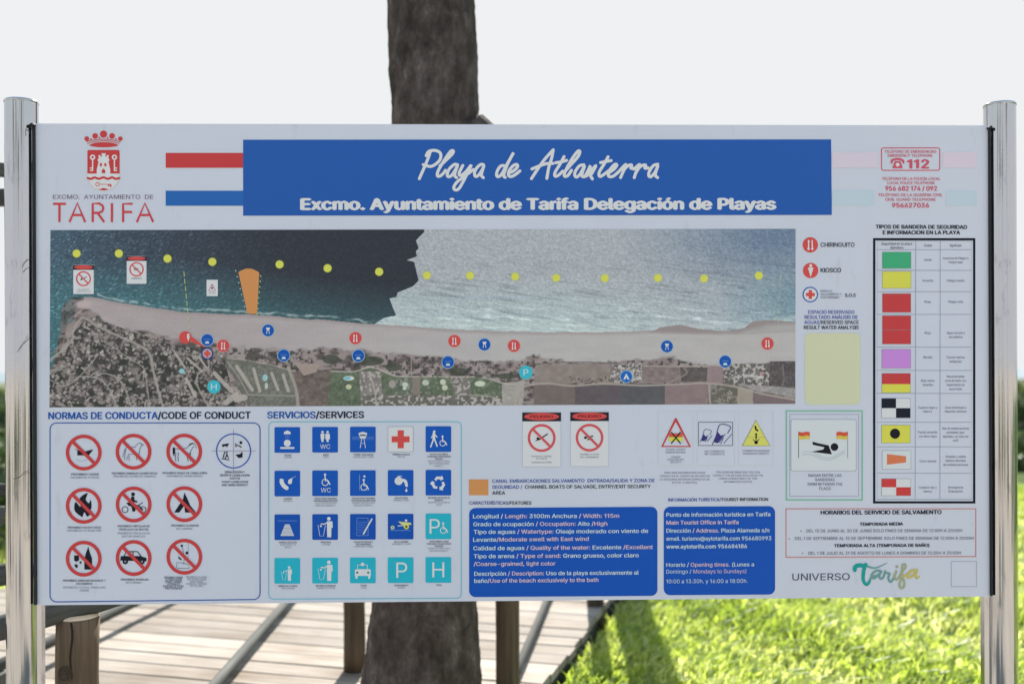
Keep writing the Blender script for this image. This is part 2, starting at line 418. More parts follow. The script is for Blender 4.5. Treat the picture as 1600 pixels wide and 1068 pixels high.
single_post(930, 5.32, 26, 1.08, 'reddish brown post at the boardwalk edge beside the lawn', seed=7)

def railing(label, p, q, h, offs, over, rail_r=.045, post_r=.045, seed=0):
    """two posts carrying one or two log rails; rails run on past the near post"""
    root = empty('log_railing', (p[0], p[1], DECK_Z - .004)); tag(root, label, 'railing', 'log railings behind the board')
    P, Q = Vector((p[0], p[1], DECK_Z - .004)), Vector((q[0], q[1], DECK_Z - .004)); d = (Q - P).normalized()
    side = Vector((d.y, -d.x, 0))
    for k, s in enumerate((P, Q)): log('post', s, s + Vector((0, 0, h)), post_r, M_POSTW, root, seed + k)
    for k, (hh, so_) in enumerate(offs):
        a_ = P - d * over + side * so_; b_ = Q + d * .2 + side * so_
        log('rail', a_ + Vector((0, 0, hh)), b_ + Vector((0, 0, hh)), rail_r, M_LOG, root, seed + 5 + k)
    return root
def edge_log(label, a, b, z, r, seed):
    """a round log held low over the planks, through two points of the view at its own height"""
    A, B = on_z(*a, z), on_z(*b, z); root = empty('edge_log', (A.x, A.y, DECK_Z)); tag(root, label, 'log', 'round logs laid low over the boardwalk')
    log('pole', A, B, r, M_LOG, root, seed, 12, 22)
    d = (B - A).normalized(); s_ = Vector((d.y, -d.x, 0))
    for t in (.03, .97):
        c = A.lerp(B, t); h = z - r * .8 - DECK_Z + .004; m_ = MB(); m_.box((0, 0, h / 2), (.09, .1, h), Matrix((s_, d, Vector((0, 0, 1)))).transposed())
        o = mesh_obj('block', m_.v, m_.f, M_LOG, root); o.location = Vector((c.x, c.y, DECK_Z - .004)) - root.location
edge_log('slim grey pole low over the planks, left of the slim brown post', (276, 1138), (560, 809), DECK_Z + .05, .021, 21)
edge_log('slim grey pole low over the planks, right of the olive brown post', (776, 1120), (938, 743), DECK_Z + .035, .017, 22)
edge_log('grey pole low over the planks beside the thick left post', (-40, 1057), (440, 833), DECK_Z + .10, .024, 23)

# slanted handrail resting across the thick left post
root = empty('handrail', at(-230, 1046, 2.6)); tag(root, 'grey green round handrail log resting against the thick post under the board', 'handrail')
pA, pB = at(-230, 1046, 2.60), at(262, 906, 3.02)
log('rail', pA, pB, .035, M_LOG, root, 51, 12, 22)
# log fence at the extreme left edge
fr = at(-260, 900, 3.3)
root = empty('log_fence', (fr.x, fr.y, 0)); tag(root, 'tall fence of dark round logs peeking past the left steel post', 'fence')
log('post', (fr.x, fr.y, 0), (fr.x, fr.y, 2.25), .06, M_LOG, root, 61)
fr2 = at(-860, 900, 4.0); log('post', (fr2.x, fr2.y, 0), (fr2.x, fr2.y, 2.35), .06, M_LOG, root, 62)
for k, (y0_, y1_, t) in enumerate([(263, 205, 22), (305, 300, 28), (762, 720, 20), (800, 790, 28), (890, 1010, 34)]):
    log('rail', at(24, y0_ + 4, 3.3), at(-760, y1_, 3.9), t * 3.3 / FPX / 2, M_LOG, root, 70 + k)

# thick timber post added beside the lawn to cast the shade on the grass
ps = at(978, 900, 5.95)
root = empty('mooring_post', (ps.x, ps.y, 0)); tag(root, 'thick dark timber post at the lawn edge, its shade on the grass', 'post')
log('pole', (ps.x, ps.y, 0), (ps.x, ps.y, 2.35), .105, M_BARK, root, 81, 10, 24)

# ------------------------------------------------------------------ palm trunk
TD = 3.6
base = at(657, 1000, TD)
root = empty('palm_tree', (base.x, base.y, 0)); tag(root, 'thick rough grey brown palm trunk rising directly behind the board', 'tree')
prof = [(1400, 650, 250), (1240, 655, 215), (1150, 657, 196), (1068, 658, 187), (1005, 661, 174), (943, 664, 163), (850, 668, 152), (700, 674, 144), (500, 679, 138), (350, 681, 136), (193, 680, 135), (150, 679, 135), (110, 676, 138), (60, 676, 137), (0, 674, 136), (-100, 672, 133), (-260, 668, 128), (-450, 662, 122), (-640, 655, 116), (-1100, 645, 108)]
# dense rings with bark ledges
ys = np.arange(-1100, 1440, 9)[::-1]
pv = np.array(prof, float)[::-1]
verts, faces, NS = [], [], 72
rg = random.Random(5); nph = [rg.uniform(0, 6.28) for _ in range(12)]
for i, y in enumerate(ys):
    cx = np.interp(y, pv[:, 0], pv[:, 1]); wdt = np.interp(y, pv[:, 0], pv[:, 2])
    c = at(cx, y, TD); rad = wdt / 2 * TD / FPX
    if c.z < -.05: c.z = -.05
    for k in range(NS):
        an = 2 * math.pi * k / NS
        ledge = ((y * .045 + 1.2 * math.sin(an * 2 + nph[0]) + .8 * math.sin(an * 5 + nph[1] + y * .01)) % 1.0)
        f = 1 + .026 * (ledge - .5) + (.03 * max(0, math.sin(an * 4 + y * .05 + nph[5]) * math.sin(an * 7 - y * .031 + nph[6]) - .35)) + .012 * math.sin(an * 3 + y * .013 + nph[2]) + .010 * math.sin(an * 9 + nph[3] + .7 * math.sin(y * .02)) + .010 * rg.uniform(-1, 1)
        verts.append((c.x - base.x + rad * f * math.cos(an), c.y - base.y + rad * f * math.sin(an), c.z + .006 * rg.uniform(-1, 1)))
for i in range(len(ys) - 1):
    for k in range(NS):
        k2 = (k + 1) % NS; faces.append([i * NS + k, i * NS + k2, (i + 1) * NS + k2, (i + 1) * NS + k])
mesh_obj('trunk', verts, faces, M_BARK, root, None, False)
# stub of an old limb on the right, its top just clears the board
st = MB(); s0, s1, s2 = at(700, 222, TD), at(742, 219, TD - .03), at(820, 285, TD - .06)
st.tube([p - root.location for p in (s0, s1, s1.lerp(s2, .5), s2)], [.1, .095, .085, .075], 18, True, .03, 9)
mesh_obj('limb_stub', st.v, st.f, M_BARK, root)
# palm crown high above the frame
topc = at(645, -1100, TD); fv, ffc = [], []
r_ = random.Random(3)
for k in range(34):
    az = k * 2.399; el0 = r_.uniform(.1, 1.25); Lf = r_.uniform(1.5, 2.1); pts = []
    p = Vector((topc.x - base.x, topc.y - base.y, topc.z)); el = el0
    for j in range(10):
        pts.append(p.copy()); p = p + Vector((math.cos(az) * math.cos(el), math.sin(az) * math.cos(el), math.sin(el))) * (Lf / 9); el -= .17
    sidev = Vector((-math.sin(az), math.cos(az), 0))
    for j in range(1, 9):
        for sgn in (-1, 1):
            for t in (0, .5):
                a_ = pts[j].lerp(pts[j + 1 if j < 9 else j], t); ln = .5 * math.sin(math.pi * (j + t) / 10) + .1
                tip = a_ + sidev * sgn * ln + (pts[j] - pts[j - 1]).normalized() * ln * .5 + Vector((0, 0, -.15 * ln))
                b0 = (pts[j] - pts[j - 1]).normalized() * .02; n = len(fv)
                fv += [a_ - b0, a_ + b0, tip]; ffc.append([n, n + 1, n + 2])
me_o = mesh_obj('crown', fv, ffc, M_BUSH, root)
me_o['kind'] = 'stuff'
at_ = me_o.data.attributes.new('var', 'FLOAT', 'POINT'); at_.data.foreach_set('value', rng.random(len(fv)).astype('f'))

# ------------------------------------------------------------------ grass
def grass(name, label, pts, hmin, hmax, wmin, wmax, seed, lean=.6):
    r = np.random.default_rng(seed); n = len(pts)
    P = np.array(pts); az = r.random(n) * 2 * np.pi; h = hmin + (hmax - hmin) * r.random(n) ** 1.4; wd_ = wmin + (wmax - wmin) * r.random(n)
    ln = lean * h * (.3 + r.random(n)); wind = np.array([.35, -.25])
    dirx, diry = np.cos(az) * ln + wind[0] * h * .8, np.sin(az) * ln + wind[1] * h * .8
    sx, sy = -np.sin(az + r.random(n)) * wd_, np.cos(az + r.random(n)) * wd_
    V = np.zeros((n, 5, 3))
    V[:, 0] = P + np.stack([-sx, -sy, 0 * h], 1); V[:, 1] = P + np.stack([sx, sy, 0 * h], 1)
    mid = P + np.stack([dirx * .35, diry * .35, h * .62], 1)
    V[:, 2] = mid + np.stack([sx * .85, sy * .85, 0 * h], 1); V[:, 3] = mid - np.stack([sx * .85, sy * .85, 0 * h], 1)
    V[:, 4] = P + np.stack([dirx, diry, h * .92], 1)
    idx = np.arange(n)[:, None] * 5
    quads = idx + np.array([0, 1, 2, 3]); tris = idx + np.array([3, 2, 4])
    loops = np.concatenate([quads, tris], 1).ravel(); tot = np.tile([4, 3], n); start = np.concatenate([[0], np.cumsum(tot)[:-1]])
    me = bpy.data.meshes.new(name); me.vertices.add(n * 5); me.vertices.foreach_set('co', V.ravel().astype('f'))
    me.loops.add(len(loops)); me.loops.foreach_set('vertex_index', loops.astype('i'))
    me.polygons.add(n * 2); me.polygons.foreach_set('loop_start', start.astype('i')); me.polygons.foreach_set('loop_total', tot.astype('i'))
    patch = .5 + .25 * np.sin(P[:, 0] * 3.1 + 1) * np.cos(P[:, 1] * 2.3) + .2 * np.sin(P[:, 0] * 7.7 + P[:, 1] * 5.1)
    var = np.clip(patch * .6 + .5 * r.random(n), 0, 1); a_ = me.attributes.new('var', 'FLOAT', 'POINT'); a_.data.foreach_set('value', np.repeat(var, 5).astype('f'))
    me.materials.append(M_GRASS); me.update(calc_edges=True)
    o = bpy.data.objects.new(name, me); COL.objects.link(o); tag(o, label, 'grass', None, 'stuff'); return o
pts = []
rr = random.Random(2)
while len(pts) < 130000:
    v = -1.0 + 9.5 * rr.random() ** 1.5; u = .02 + 7.0 * rr.random() ** 1.25
    p = walk(u, v); pts.append((p.x, p.y, .05 + hump(p.x, p.y) * min(1, u * 2)))
grass('grass', 'bright green long grass of the lawn right of the boardwalk', pts, .03, .11, .003, .008, 1)
pts = []
while len(pts) < 26000:
    v = -1.0 + 7.5 * rr.random() ** 1.4; u = .03 + 5.5 * rr.random() ** 1.2
    p = walk(u, v); pts.append((p.x, p.y, .06 + hump(p.x, p.y) * min(1, u * 2)))
grass('leafy_weeds', 'low broad leaved weeds mixed into the lawn', pts, .03, .09, .008, .018, 5, 1.3)
pts = []
while len(pts) < 22000:
    v = -.1 + 14 * rr.random() ** 1.2; u = -3.6 - 4.5 * rr.random() ** 1.2
    p = walk(u, v); pts.append((p.x, p.y, .05 + hump(p.x, p.y)))
grass('verge_grass', 'green grass of the verge left of the boardwalk', pts, .06, .22, .004, .012, 9)
#SIGN
# ------------------------------------------------------------------ the sign
YAW = R(-1.35)
SG0 = Vector((at(800, 560, 2.52).x, 2.52, 0))
BU = Vector((math.cos(YAW), -math.sin(YAW), 0)); BN = Vector((-math.sin(YAW), -math.cos(YAW), 0))   # along, towards the viewer
# left end nearer the camera
if (SG0 - BU).y > (SG0 + BU).y: BU = Vector((BU.x, -BU.y, 0)); BN = Vector((BU.y, -BU.x, 0))
def on_board(px, py, off=0.0):
    r = ray(px, py); t = (SG0 - CAM).dot(BN) / r.dot(BN); return CAM + r * t + BN * off - SG0
def uv(px, py):
    p = on_board(px, py); return p.dot(BU), p.z
UL = (uv(57, 193)[0] + uv(57, 945)[0]) / 2; UR = (uv(1545, 196)[0] + uv(1545, 931)[0]) / 2
VT = (uv(57, 193)[1] + uv(1545, 196)[1]) / 2; VB = (uv(57, 945)[1] + uv(1545, 931)[1]) / 2
print('board', UR - UL, VT - VB, [uv(*c) for c in ((57, 193), (57, 945), (1545, 196), (1545, 931))])
SIGN = empty('information_board', SG0)
tag(SIGN, 'large white beach information board with map, between two polished steel posts', 'sign')
def bp(u, v, off=0): return BU * u + BN * off + Vector((0, 0, v))
BROT = Matrix((BU, -BN, Vector((0, 0, 1)))).transposed()
# panel: thin composite sheet, slightly wavy, with real thickness
nx, nz = 96, 40; T_ = .004; vs, fs = [], []
for side, off in ((0, 0.0), (1, -T_)):
    for j in range(nz + 1):
        for i in range(nx + 1):
            vs.append(bp(UL + (UR - UL) * i / nx, VB + (VT - VB) * j / nz, off))
W1 = nx + 1; n1 = W1 * (nz + 1)
for j in range(nz):
    for i in range(nx):
        a = j * W1 + i; fs.append([a, a + 1, a + W1 + 1, a + W1]); fs.append([n1 + a, n1 + a + W1, n1 + a + W1 + 1, n1 + a + 1])
for i in range(nx):
    fs.append([i, n1 + i, n1 + i + 1, i + 1]); a = nz * W1 + i; fs.append([a, a + 1, n1 + a + 1, n1 + a])
for j in range(nz):
    a = j * W1; fs.append([a, a + W1, n1 + a + W1, n1 + a]); a += nx; fs.append([a, n1 + a, n1 + a + W1, a + W1])
PANEL = mesh_obj('panel', vs, fs, M_PANEL, SIGN)

LAY = .00022
class Print:
    def __init__(s, name, label=None, kind=None):
        s.name, s.label, s.kind = name, label, kind; s.v, s.f, s.m, s.mats = [], [], [], []; s.cnt = 0
    def mi(s, rgb):
        m = rgb if isinstance(rgb, bpy.types.Material) else ink(rgb)
        if m not in s.mats: s.mats.append(m)
        return s.mats.index(m)
    def tri(s, pts, faces, rgb, lay):
        n = len(s.v); off = LAY * (lay + 2); k = s.mi(rgb)
        for (x, y) in pts: s.v.append(on_board(x, y, off))
        for f in faces: s.f.append([i + n for i in f]); s.m.append(k)
    def poly(s, pts, rgb, lay=1):
        t = tessellate_polygon([[Vector((x, -y, 0)) for x, y in pts]])
        f = []
        for a, b, c in t:
            (x1, y1), (x2, y2), (x3, y3) = pts[a], pts[b], pts[c]
            if (x2 - x1) * (y3 - y1) - (x3 - x1) * (y2 - y1) > 0: a, c = c, a
            f.append([a, b, c])
        s.tri(pts, f, rgb, lay)
    def rect(s, x0, y0, x1, y1, rgb, lay=1, sk=0):      # sk: right end raised by sk px
        s.poly([(x0, y0), (x1, y0 - sk), (x1, y1 - sk), (x0, y1)], rgb, lay)
    def rpts(s, x0, y0, x1, y1, r, n=7):
        P = []
        for cx, cy, a0 in ((x1 - r, y0 + r, -90), (x1 - r, y1 - r, 0), (x0 + r, y1 - r, 90), (x0 + r, y0 + r, 180)):
            for k in range(n + 1):
                a = R(a0 + 90 * k / n); P.append((cx + r * math.cos(a), cy + r * math.sin(a)))
        return P
    def rrect(s, x0, y0, x1, y1, r, rgb, lay=1): s.poly(s.rpts(x0, y0, x1, y1, r), rgb, lay)
    def band(s, A, B, rgb, lay):
        n = len(A); s.tri(A + B, [[k, (k + 1) % n, (k + 1) % n + n, k + n] for k in range(n)], rgb, lay)
    def frame(s, x0, y0, x1, y1, r, wd_, rgb, lay=1, skb=0):
        r = max(r, .01); A = s.rpts(x0, y0, x1, y1, r); B = s.rpts(x0 + wd_, y0 + wd_, x1 - wd_, y1 - wd_, max(.01, r - wd_))
        if skb:
            f = lambda p: (p[0], p[1] - skb * (p[0] - x0) / (x1 - x0) * (p[1] - y0) / (y1 - y0)); A = [f(p) for p in A]; B = [f(p) for p in B]
        s.band(A, B, rgb, lay)
    def disc(s, cx, cy, r, rgb, lay=1, n=28, ry=None):
        ry = ry or r; s.tri([(cx + r * math.cos(2 * math.pi * k / n), cy + ry * math.sin(2 * math.pi * k / n)) for k in range(n)], [list(range(n))[::-1]], rgb, lay)
    def ring(s, cx, cy, r, wd_, rgb, lay=1, n=40):
        A = [(cx + r * math.cos(2 * math.pi * k / n), cy + r * math.sin(2 * math.pi * k / n)) for k in range(n)]
        B = [(cx + (r - wd_) * math.cos(2 * math.pi * k / n), cy + (r - wd_) * math.sin(2 * math.pi * k / n)) for k in range(n)]
        s.band(A, B, rgb, lay)
    def stroke(s, pts, wd_, rgb, lay=2, smooth=False, w2=None, caps=True):
        if smooth: pts = spline(pts)
        w2 = wd_ if w2 is None else w2; n = len(pts); Lp, Rp = [], []
        for i in range(n):
            a, b = pts[max(0, i - 1)], pts[min(n - 1, i + 1)]; dx, dy = b[0] - a[0], b[1] - a[1]; q = math.hypot(dx, dy) or 1
            h = (wd_ + (w2 - wd_) * i / max(1, n - 1)) / 2; Lp.append((pts[i][0] - dy / q * h, pts[i][1] + dx / q * h)); Rp.append((pts[i][0] + dy / q * h, pts[i][1] - dx / q * h))
        s.cnt += 1; base_ = lay + .012 * (s.cnt % 20); m0 = len(s.v); kk = s.mi(rgb)
        for side in (Lp, Rp):
            for i, (x, y) in enumerate(side): s.v.append(on_board(x, y, LAY * (base_ + 2 + .006 * i)))
        for k in range(n - 1): s.f.append([m0 + k, m0 + k + 1, m0 + k + 1 + n, m0 + k + n]); s.m.append(kk)
        if caps: s.disc(*pts[0], wd_ / 2, rgb, base_ + .3, 10); s.disc(*pts[-1], w2 / 2, rgb, base_ + .31, 10)
    def text(s, segs, x0, x1, yb, cap, rgb=None, bold=0, lay=2, skew=0, y1=None):
        """segs: string or [(string, colour)..]; fitted between x0 and x1 on baseline yb (y1 at the right end)"""
        if isinstance(segs, str): segs = [(segs, rgb)]
        capu = CAPS[0]; CO, FS, MI, xc, nv = [], [], [], 0., 0
        for k, (q, col_) in enumerate(segs):
            for ch in q:
                gco, gf, adv = glyph(ch)
                if len(gco): CO.append(gco + np.array([xc, 0, 0])); FS += [[v + nv for v in f] for f in gf]; MI += [k] * len(gf); nv += len(gco)
                xc += adv
        co = np.concatenate(CO); xa, xb = co[:, 0].min(), co[:, 0].max()
        mk = [s.mi(q[1]) for q in segs]; b = max(0, bold); ex = b / max(1e-6, xb - xa)
        strikes = [(-b, 0), (b, 0), (0, .55 * b), (0, -.55 * b)] if b > .004 else [(0, 0)]
        for k, (dx, dy) in enumerate(strikes):
            n = len(s.v); off = LAY * (lay + 2 + .09 * k)
            for x, y, z in co:
                t = (x + dx - xa + b) / (xb - xa + 2 * b); off = LAY * (lay + 2 + .09 * k + .02 * z); yy = yb + ((y1 - yb) * t if y1 is not None else 0) - (y + dy) / capu * cap
                s.v.append(on_board(x0 + (x1 - x0) * t, yy, off))
            for f, mi_ in zip(FS, MI): s.f.append([v + n for v in f]); s.m.append(mk[mi_])
    def build(s, parent=None):
        o = mesh_obj(s.name, s.v, s.f, s.mats, parent or PANEL, s.m)
        if s.label: o['label'] = s.label
        if s.kind: o['kind'] = s.kind
        return o
def spline(P, n=6):
    out = []
    for i in range(len(P) - 1):
        p0, p1, p2, p3 = P[max(0, i - 1)], P[i], P[i + 1], P[min(len(P) - 1, i + 2)]
        for k in range(n):
            t = k / n; out.append(tuple(.5 * (2 * p1[j] + (p2[j] - p0[j]) * t + (2 * p0[j] - 5 * p1[j] + 4 * p2[j] - p3[j]) * t * t + (3 * p1[j] - p0[j] - 3 * p2[j] + p3[j]) * t ** 3) for j in (0, 1)))
    out.append(tuple(P[-1])); return out
TC = bpy.data.curves.new('lettering_source', 'FONT'); TO = bpy.data.objects.new('lettering_source', TC); COL.objects.link(TO)
try: TC.font = bpy.data.fonts.load(os.path.join(bpy.utils.system_resource('DATAFILES'), 'fonts', 'Inter.woff2'))
except Exception: pass
def splines_of(body, n=5):
    TC.body = body; dg = bpy.context.evaluated_depsgraph_get(); dg.update(); cu = TO.to_curve(dg); out = []
    for sp in cu.splines:
        bp_ = sp.bezier_points; m = len(bp_); poly = []
        for i in range(m):
            a, c = bp_[i], bp_[(i + 1) % m]; p0, p1, p2, p3 = a.co, a.handle_right, c.handle_left, c.co
            straight = abs((p1 - p0).cross(p3 - p0).z) < 1e-5 and abs((p2 - p0).cross(p3 - p0).z) < 1e-5
            for k in range(1 if straight else n):
                t = k / n; q = p0 * (1 - t) ** 3 + p1 * 3 * t * (1 - t) ** 2 + p2 * 3 * t * t * (1 - t) + p3 * t ** 3; q = (q.x, q.y)
                if not poly or math.hypot(q[0] - poly[-1][0], q[1] - poly[-1][1]) > 1e-5: poly.append(q)
        if len(poly) > 2: out.append(poly)
    TO.to_curve_clear(); return out
def sarea(P): return sum(P[i][0] * P[(i + 1) % len(P)][1] - P[(i + 1) % len(P)][0] * P[i][1] for i in range(len(P))) / 2
def inside(p, P):
    c = False
    for i in range(len(P)):
        (xa, ya), (xb, yb) = P[i], P[i - 1]
        if (ya > p[1]) != (yb > p[1]) and p[0] < (xb - xa) * (p[1] - ya) / (yb - ya) + xa: c = not c
    return c
def uncross(P):
    """cut a self crossing outline into simple loops"""
    work, done = [list(P)], []
    while work and len(done) + len(work) < 40:
        Q = work.pop(); n = len(Q); hit = None
        for i in range(n):
            a, b = Q[i], Q[(i + 1) % n]
            for j in range(i + 2, n):
                if i == 0 and j == n - 1: continue
                c, d = Q[j], Q[(j + 1) % n]; rx, ry, sx, sy = b[0] - a[0], b[1] - a[1], d[0] - c[0], d[1] - c[1]; den = rx * sy - ry * sx
                if abs(den) < 1e-12: continue
                t = ((c[0] - a[0]) * sy - (c[1] - a[1]) * sx) / den; u = ((c[0] - a[0]) * ry - (c[1] - a[1]) * rx) / den
                if 1e-6 < t < 1 - 1e-6 and 1e-6 < u < 1 - 1e-6: hit = (i, j, (a[0] + rx * t, a[1] + ry * t)); break
            if hit: break
        if not hit: done.append(Q); continue
        i, j, x = hit; work += [[x] + Q[i + 1:j + 1], Q[:i + 1] + [x] + Q[j + 1:]]
    return [q for q in done + work if len(q) > 2 and abs(sarea(q)) > 2e-4]
GLY = {}
def width_of(b): xs = [p[0] for q in splines_of(b, 2) for p in q]; return max(xs) - min(xs)
HH_ = width_of('HH')
def glyph(ch):
    """outline and holes of one character, filled once and reused"""
    if ch not in GLY:
        adv = width_of('H' + ch + 'H') - HH_; SP = splines_of(ch) if ch != ' ' else []
        if ch in PLAIN: SP, adv = PLAIN[ch]
        SP = [l for q in SP for l in uncross(q)]
        V, F = [], []
        if SP:
            sg = sarea(max(SP, key=lambda q: abs(sarea(q)))) > 0
            outs = [q for q in SP if (sarea(q) > 0) == sg]; holes = [q for q in SP if (sarea(q) > 0) != sg]
            for ki, q in enumerate(outs):
                grp = [q] + [h for h in holes if inside(h[0], q)]; pts = [p for g in grp for p in g]
                for t in tessellate_polygon([[Vector((x, y, 0)) for x, y in g] for g in grp]):
                    A, B, C_ = [pts[i] for i in t]
                    if (B[0] - A[0]) * (C_[1] - A[1]) - (C_[0] - A[0]) * (B[1] - A[1]) < 0: t = t[::-1]
                    F.append([i + len(V) for i in t])
                V += [(x, y, ki) for x, y in pts]
        GLY[ch] = (np.array(V), F, adv)
    return GLY[ch]
CAPS = [1.0]; h_ = max(p[1] for q in splines_of('H') for p in q)
PLAIN = {'I': ([[(.09 * h_, 0), (.24 * h_, 0), (.24 * h_, h_), (.09 * h_, h_)]], .33 * h_), 'Í': ([[(.09 * h_, 0), (.24 * h_, 0), (.24 * h_, h_), (.09 * h_, h_)], [(.10 * h_, 1.08 * h_), (.2 * h_, 1.08 * h_), (.34 * h_, 1.27 * h_), (.2 * h_, 1.27 * h_)]], .33 * h_), '1': ([[(.30 * h_, 0), (.44 * h_, 0), (.44 * h_, h_), (.33 * h_, h_), (.08 * h_, .82 * h_), (.08 * h_, .68 * h_), (.30 * h_, .83 * h_)]], .62 * h_)}
CAPS = [max(p[1] for q in splines_of('H') for p in q)]
print('fonts', CAPS, HH_, {c: round(glyph(c)[2], 3) for c in 'eDMa. '})
WHT = (206, 213, 226); RED = (184, 66, 70); RED2 = (196, 78, 78); BLK = (32, 34, 44); BLU = (4, 84, 174); NAVY = (48, 74, 150)
TEAL = (44, 166, 190); PINK = (190, 160, 172); LBL = (186, 212, 236); GRYT = (95, 100, 115); BAN = (44, 88, 164)
ORG = (196, 137, 88); YEL = (203, 196, 88); SMALL = (84, 90, 106); BKT = (40, 46, 60)

# header -------------------------------------------------------------
P = Print('coat_of_arms')
X = lambda x: 120 + x / 10.68
Y = lambda y: 200 + y / 10.68
def q(L_): return [(X(a), Y(b)) for a, b in L_]
for cx, cy, r in ((168, 180, 40), (308, 135, 47), (448, 105, 60), (590, 135, 47), (728, 180, 38)): P.disc(X(cx), Y(cy), r / 10.68, RED, 2)
for cx, cy in ((238, 188), (380, 165), (516, 165), (655, 188)): P.disc(X(cx), Y(cy), 1.3, RED, 2)
P.stroke(q([(165, 232), (300, 200), (448, 190), (600, 200), (725, 232)]), 1.1, RED, 2, True)
P.stroke(q([(180, 262), (300, 228), (448, 215), (600, 228), (710, 262)]), 1.1, RED, 2, True)
P.poly(q(spline([(200, 292), (300, 250), (448, 238), (600, 250), (695, 292), (600, 315), (448, 325), (300, 315), (200, 292)][:9])[:-1]), RED, 2)
P.poly(P.rpts(X(178), Y(368), X(715), Y(800), 2.4), RED, 1)
P.rect(X(176), Y(768), X(717), Y(830), WHT, 1.5)
lo = [(178, 800)] + [(178 + 537 * k / 20, 0) for k in range(0)]
sh = [(178, 760), (715, 760), (712, 850), (680, 930), (600, 1010), (450, 1046), (300, 1010), (215, 930), (182, 850)]
P.poly(q(sh), (190, 120, 132), 1.2); cxm, cym = 447, 880
P.poly(q([(cxm + (a - cxm) * .985, cym + (b - cym) * .975) for a, b in sh]), WHT, 1.4)
P.stroke(q([(184, 835), (240, 850), (300, 828), (370, 848), (448, 826), (520, 850), (590, 826), (650, 850), (710, 835)]), 3.6, RED, 2, True)
P.poly(q([(360, 1026), (450, 1000), (540, 1026), (450, 1044)]), RED, 2)
P.ring(X(348), Y(940), 3.4, 1.2, RED, 2, 18); P.stroke(q([(380, 940), (575, 940)]), 1.0, RED, 2, caps=False); P.rect(X(520), Y(940), X(545), Y(975), RED, 2); P.rect(X(555), Y(940), X(580), Y(985), RED, 2)
P.poly(q([(335, 775), (335, 690), (360, 600), (365, 555), (350, 550), (350, 520), (370, 510), (360, 455), (395, 455), (400, 480), (420, 480), (415, 415), (435, 430), (450, 420), (465, 430), (485, 415), (478, 480), (498, 480), (503, 455), (538, 455), (528, 510), (546, 520), (546, 550), (532, 555), (538, 600), (560, 690), (560, 775)]), WHT, 2)
for cx in (405, 480): P.rect(X(cx - 18), Y(590), X(cx + 18), Y(640), RED, 3)
P.poly(q([(418, 755), (418, 710), (448, 678), (478, 710), (478, 755)]), RED, 3)
for cx, sgn in ((266, -1), (630, 1)):
    P.ring(X(cx), Y(490), 4.2, 2.3, WHT, 2, 16); P.stroke(q([(cx, 510), (cx, 720)]), 2, WHT, 2, caps=False); P.rect(min(X(cx), X(cx + 45 * sgn)), Y(660), max(X(cx), X(cx + 45 * sgn)), Y(680), WHT, 2.4); P.rect(min(X(cx), X(cx + 45 * sgn)), Y(700), max(X(cx), X(cx + 45 * sgn)), Y(720), WHT, 2.4)
P.build()
P = Print('logo_lettering')
P.text('EXCMO.  AYUNTAMIENTO  DE', 83, 239.5, 311, 6.6, (110, 88, 110), -.006)
sc = lambda L_: [(a / 4, 120 + b / 4) for a, b in L_]
for st_ in ([(333, 794), (413, 794)], [(372, 794), (372, 908)], [(435, 908), (484, 790), (533, 908)], [(456, 864), (513, 864)], [(580, 908), (580, 792), (622, 792), (642, 806), (646, 822), (640, 840), (620, 850), (586, 851)], [(610, 851), (652, 908)], [(700, 790), (700, 908)], [(770, 908), (770, 794), (829, 794)], [(770, 845), (826, 845)], [(856, 908), (906, 790), (958, 908)], [(877, 864), (937, 864)]):
    P.stroke(sc(st_), 3.5, (188, 68, 78), 2, caps=False)
P.build()
def one(name, label, fn):
    P = Print(name, label); fn(P); P.build()
one('stripe', 'red stripe left of the title', lambda P: P.rect(259, 239, 380, 262.3, RED)); one('stripe', 'blue stripe left of the title', lambda P: P.rect(259, 298, 380, 321.5, (46, 98, 170)))
PK = (202, 190, 208); PB = (178, 194, 214)
for a, b in ((1300, 1372), (1473, 1526)): one('stripe', 'faint pink stripe', lambda P: P.rect(a, 238, b, 262, PK))
for a, b in ((1300, 1366), (1478, 1526)): one('stripe', 'faint blue stripe', lambda P: P.rect(a, 297.5, b, 321, PB))
P = Print('title_banner'); P.poly([(380, 218.5), (1298.5, 218), (1299.5, 335.8), (380, 337)], BAN, 2); P.build()
P = Print('title_lettering')
ta = lambda L_: [(640 + a / 8, 225 + b / 8) for a, b in L_]
tb = lambda L_: [(820 + a / 7.27, 225 + b / 7.27) for a, b in L_]
for L_ in ([(262, 88), (235, 170), (195, 270), (150, 370), (122, 435)], [(208, 148), (228, 108), (262, 86), (330, 84), (385, 118), (384, 190), (330, 250), (260, 282), (170, 260)],
           [(380, 275), (460, 200), (530, 130), (548, 92), (520, 88), (470, 150), (400, 260), (352, 350), (350, 400), (385, 400), (430, 360), (448, 330)],
           [(600, 262), (560, 257), (500, 310), (472, 370), (480, 408), (520, 398), (570, 330), (600, 268), (575, 340), (563, 395), (588, 422)],
           [(665, 270), (625, 350), (622, 390), (660, 385), (720, 330), (770, 265), (720, 370), (665, 480), (615, 560), (572, 575), (552, 545), (590, 480), (680, 410), (760, 350), (800, 320)],
           [(925, 262), (890, 257), (840, 300), (812, 360), (822, 405), (860, 393), (910, 320), (930, 270), (905, 350), (898, 395), (922, 422)],
           [(1185, 272), (1140, 277), (1100, 330), (1087, 385), (1105, 410), (1150, 378), (1210, 270), (1300, 108), (1230, 240), (1187, 350), (1177, 400), (1195, 418)],
           [(1250, 360), (1310, 330), (1350, 282), (1335, 257), (1290, 277), (1242, 340), (1237, 393), (1270, 408), (1330, 378), (1378, 338)]):
    P.stroke(ta(L_), 4.7, WHT, 4, True)
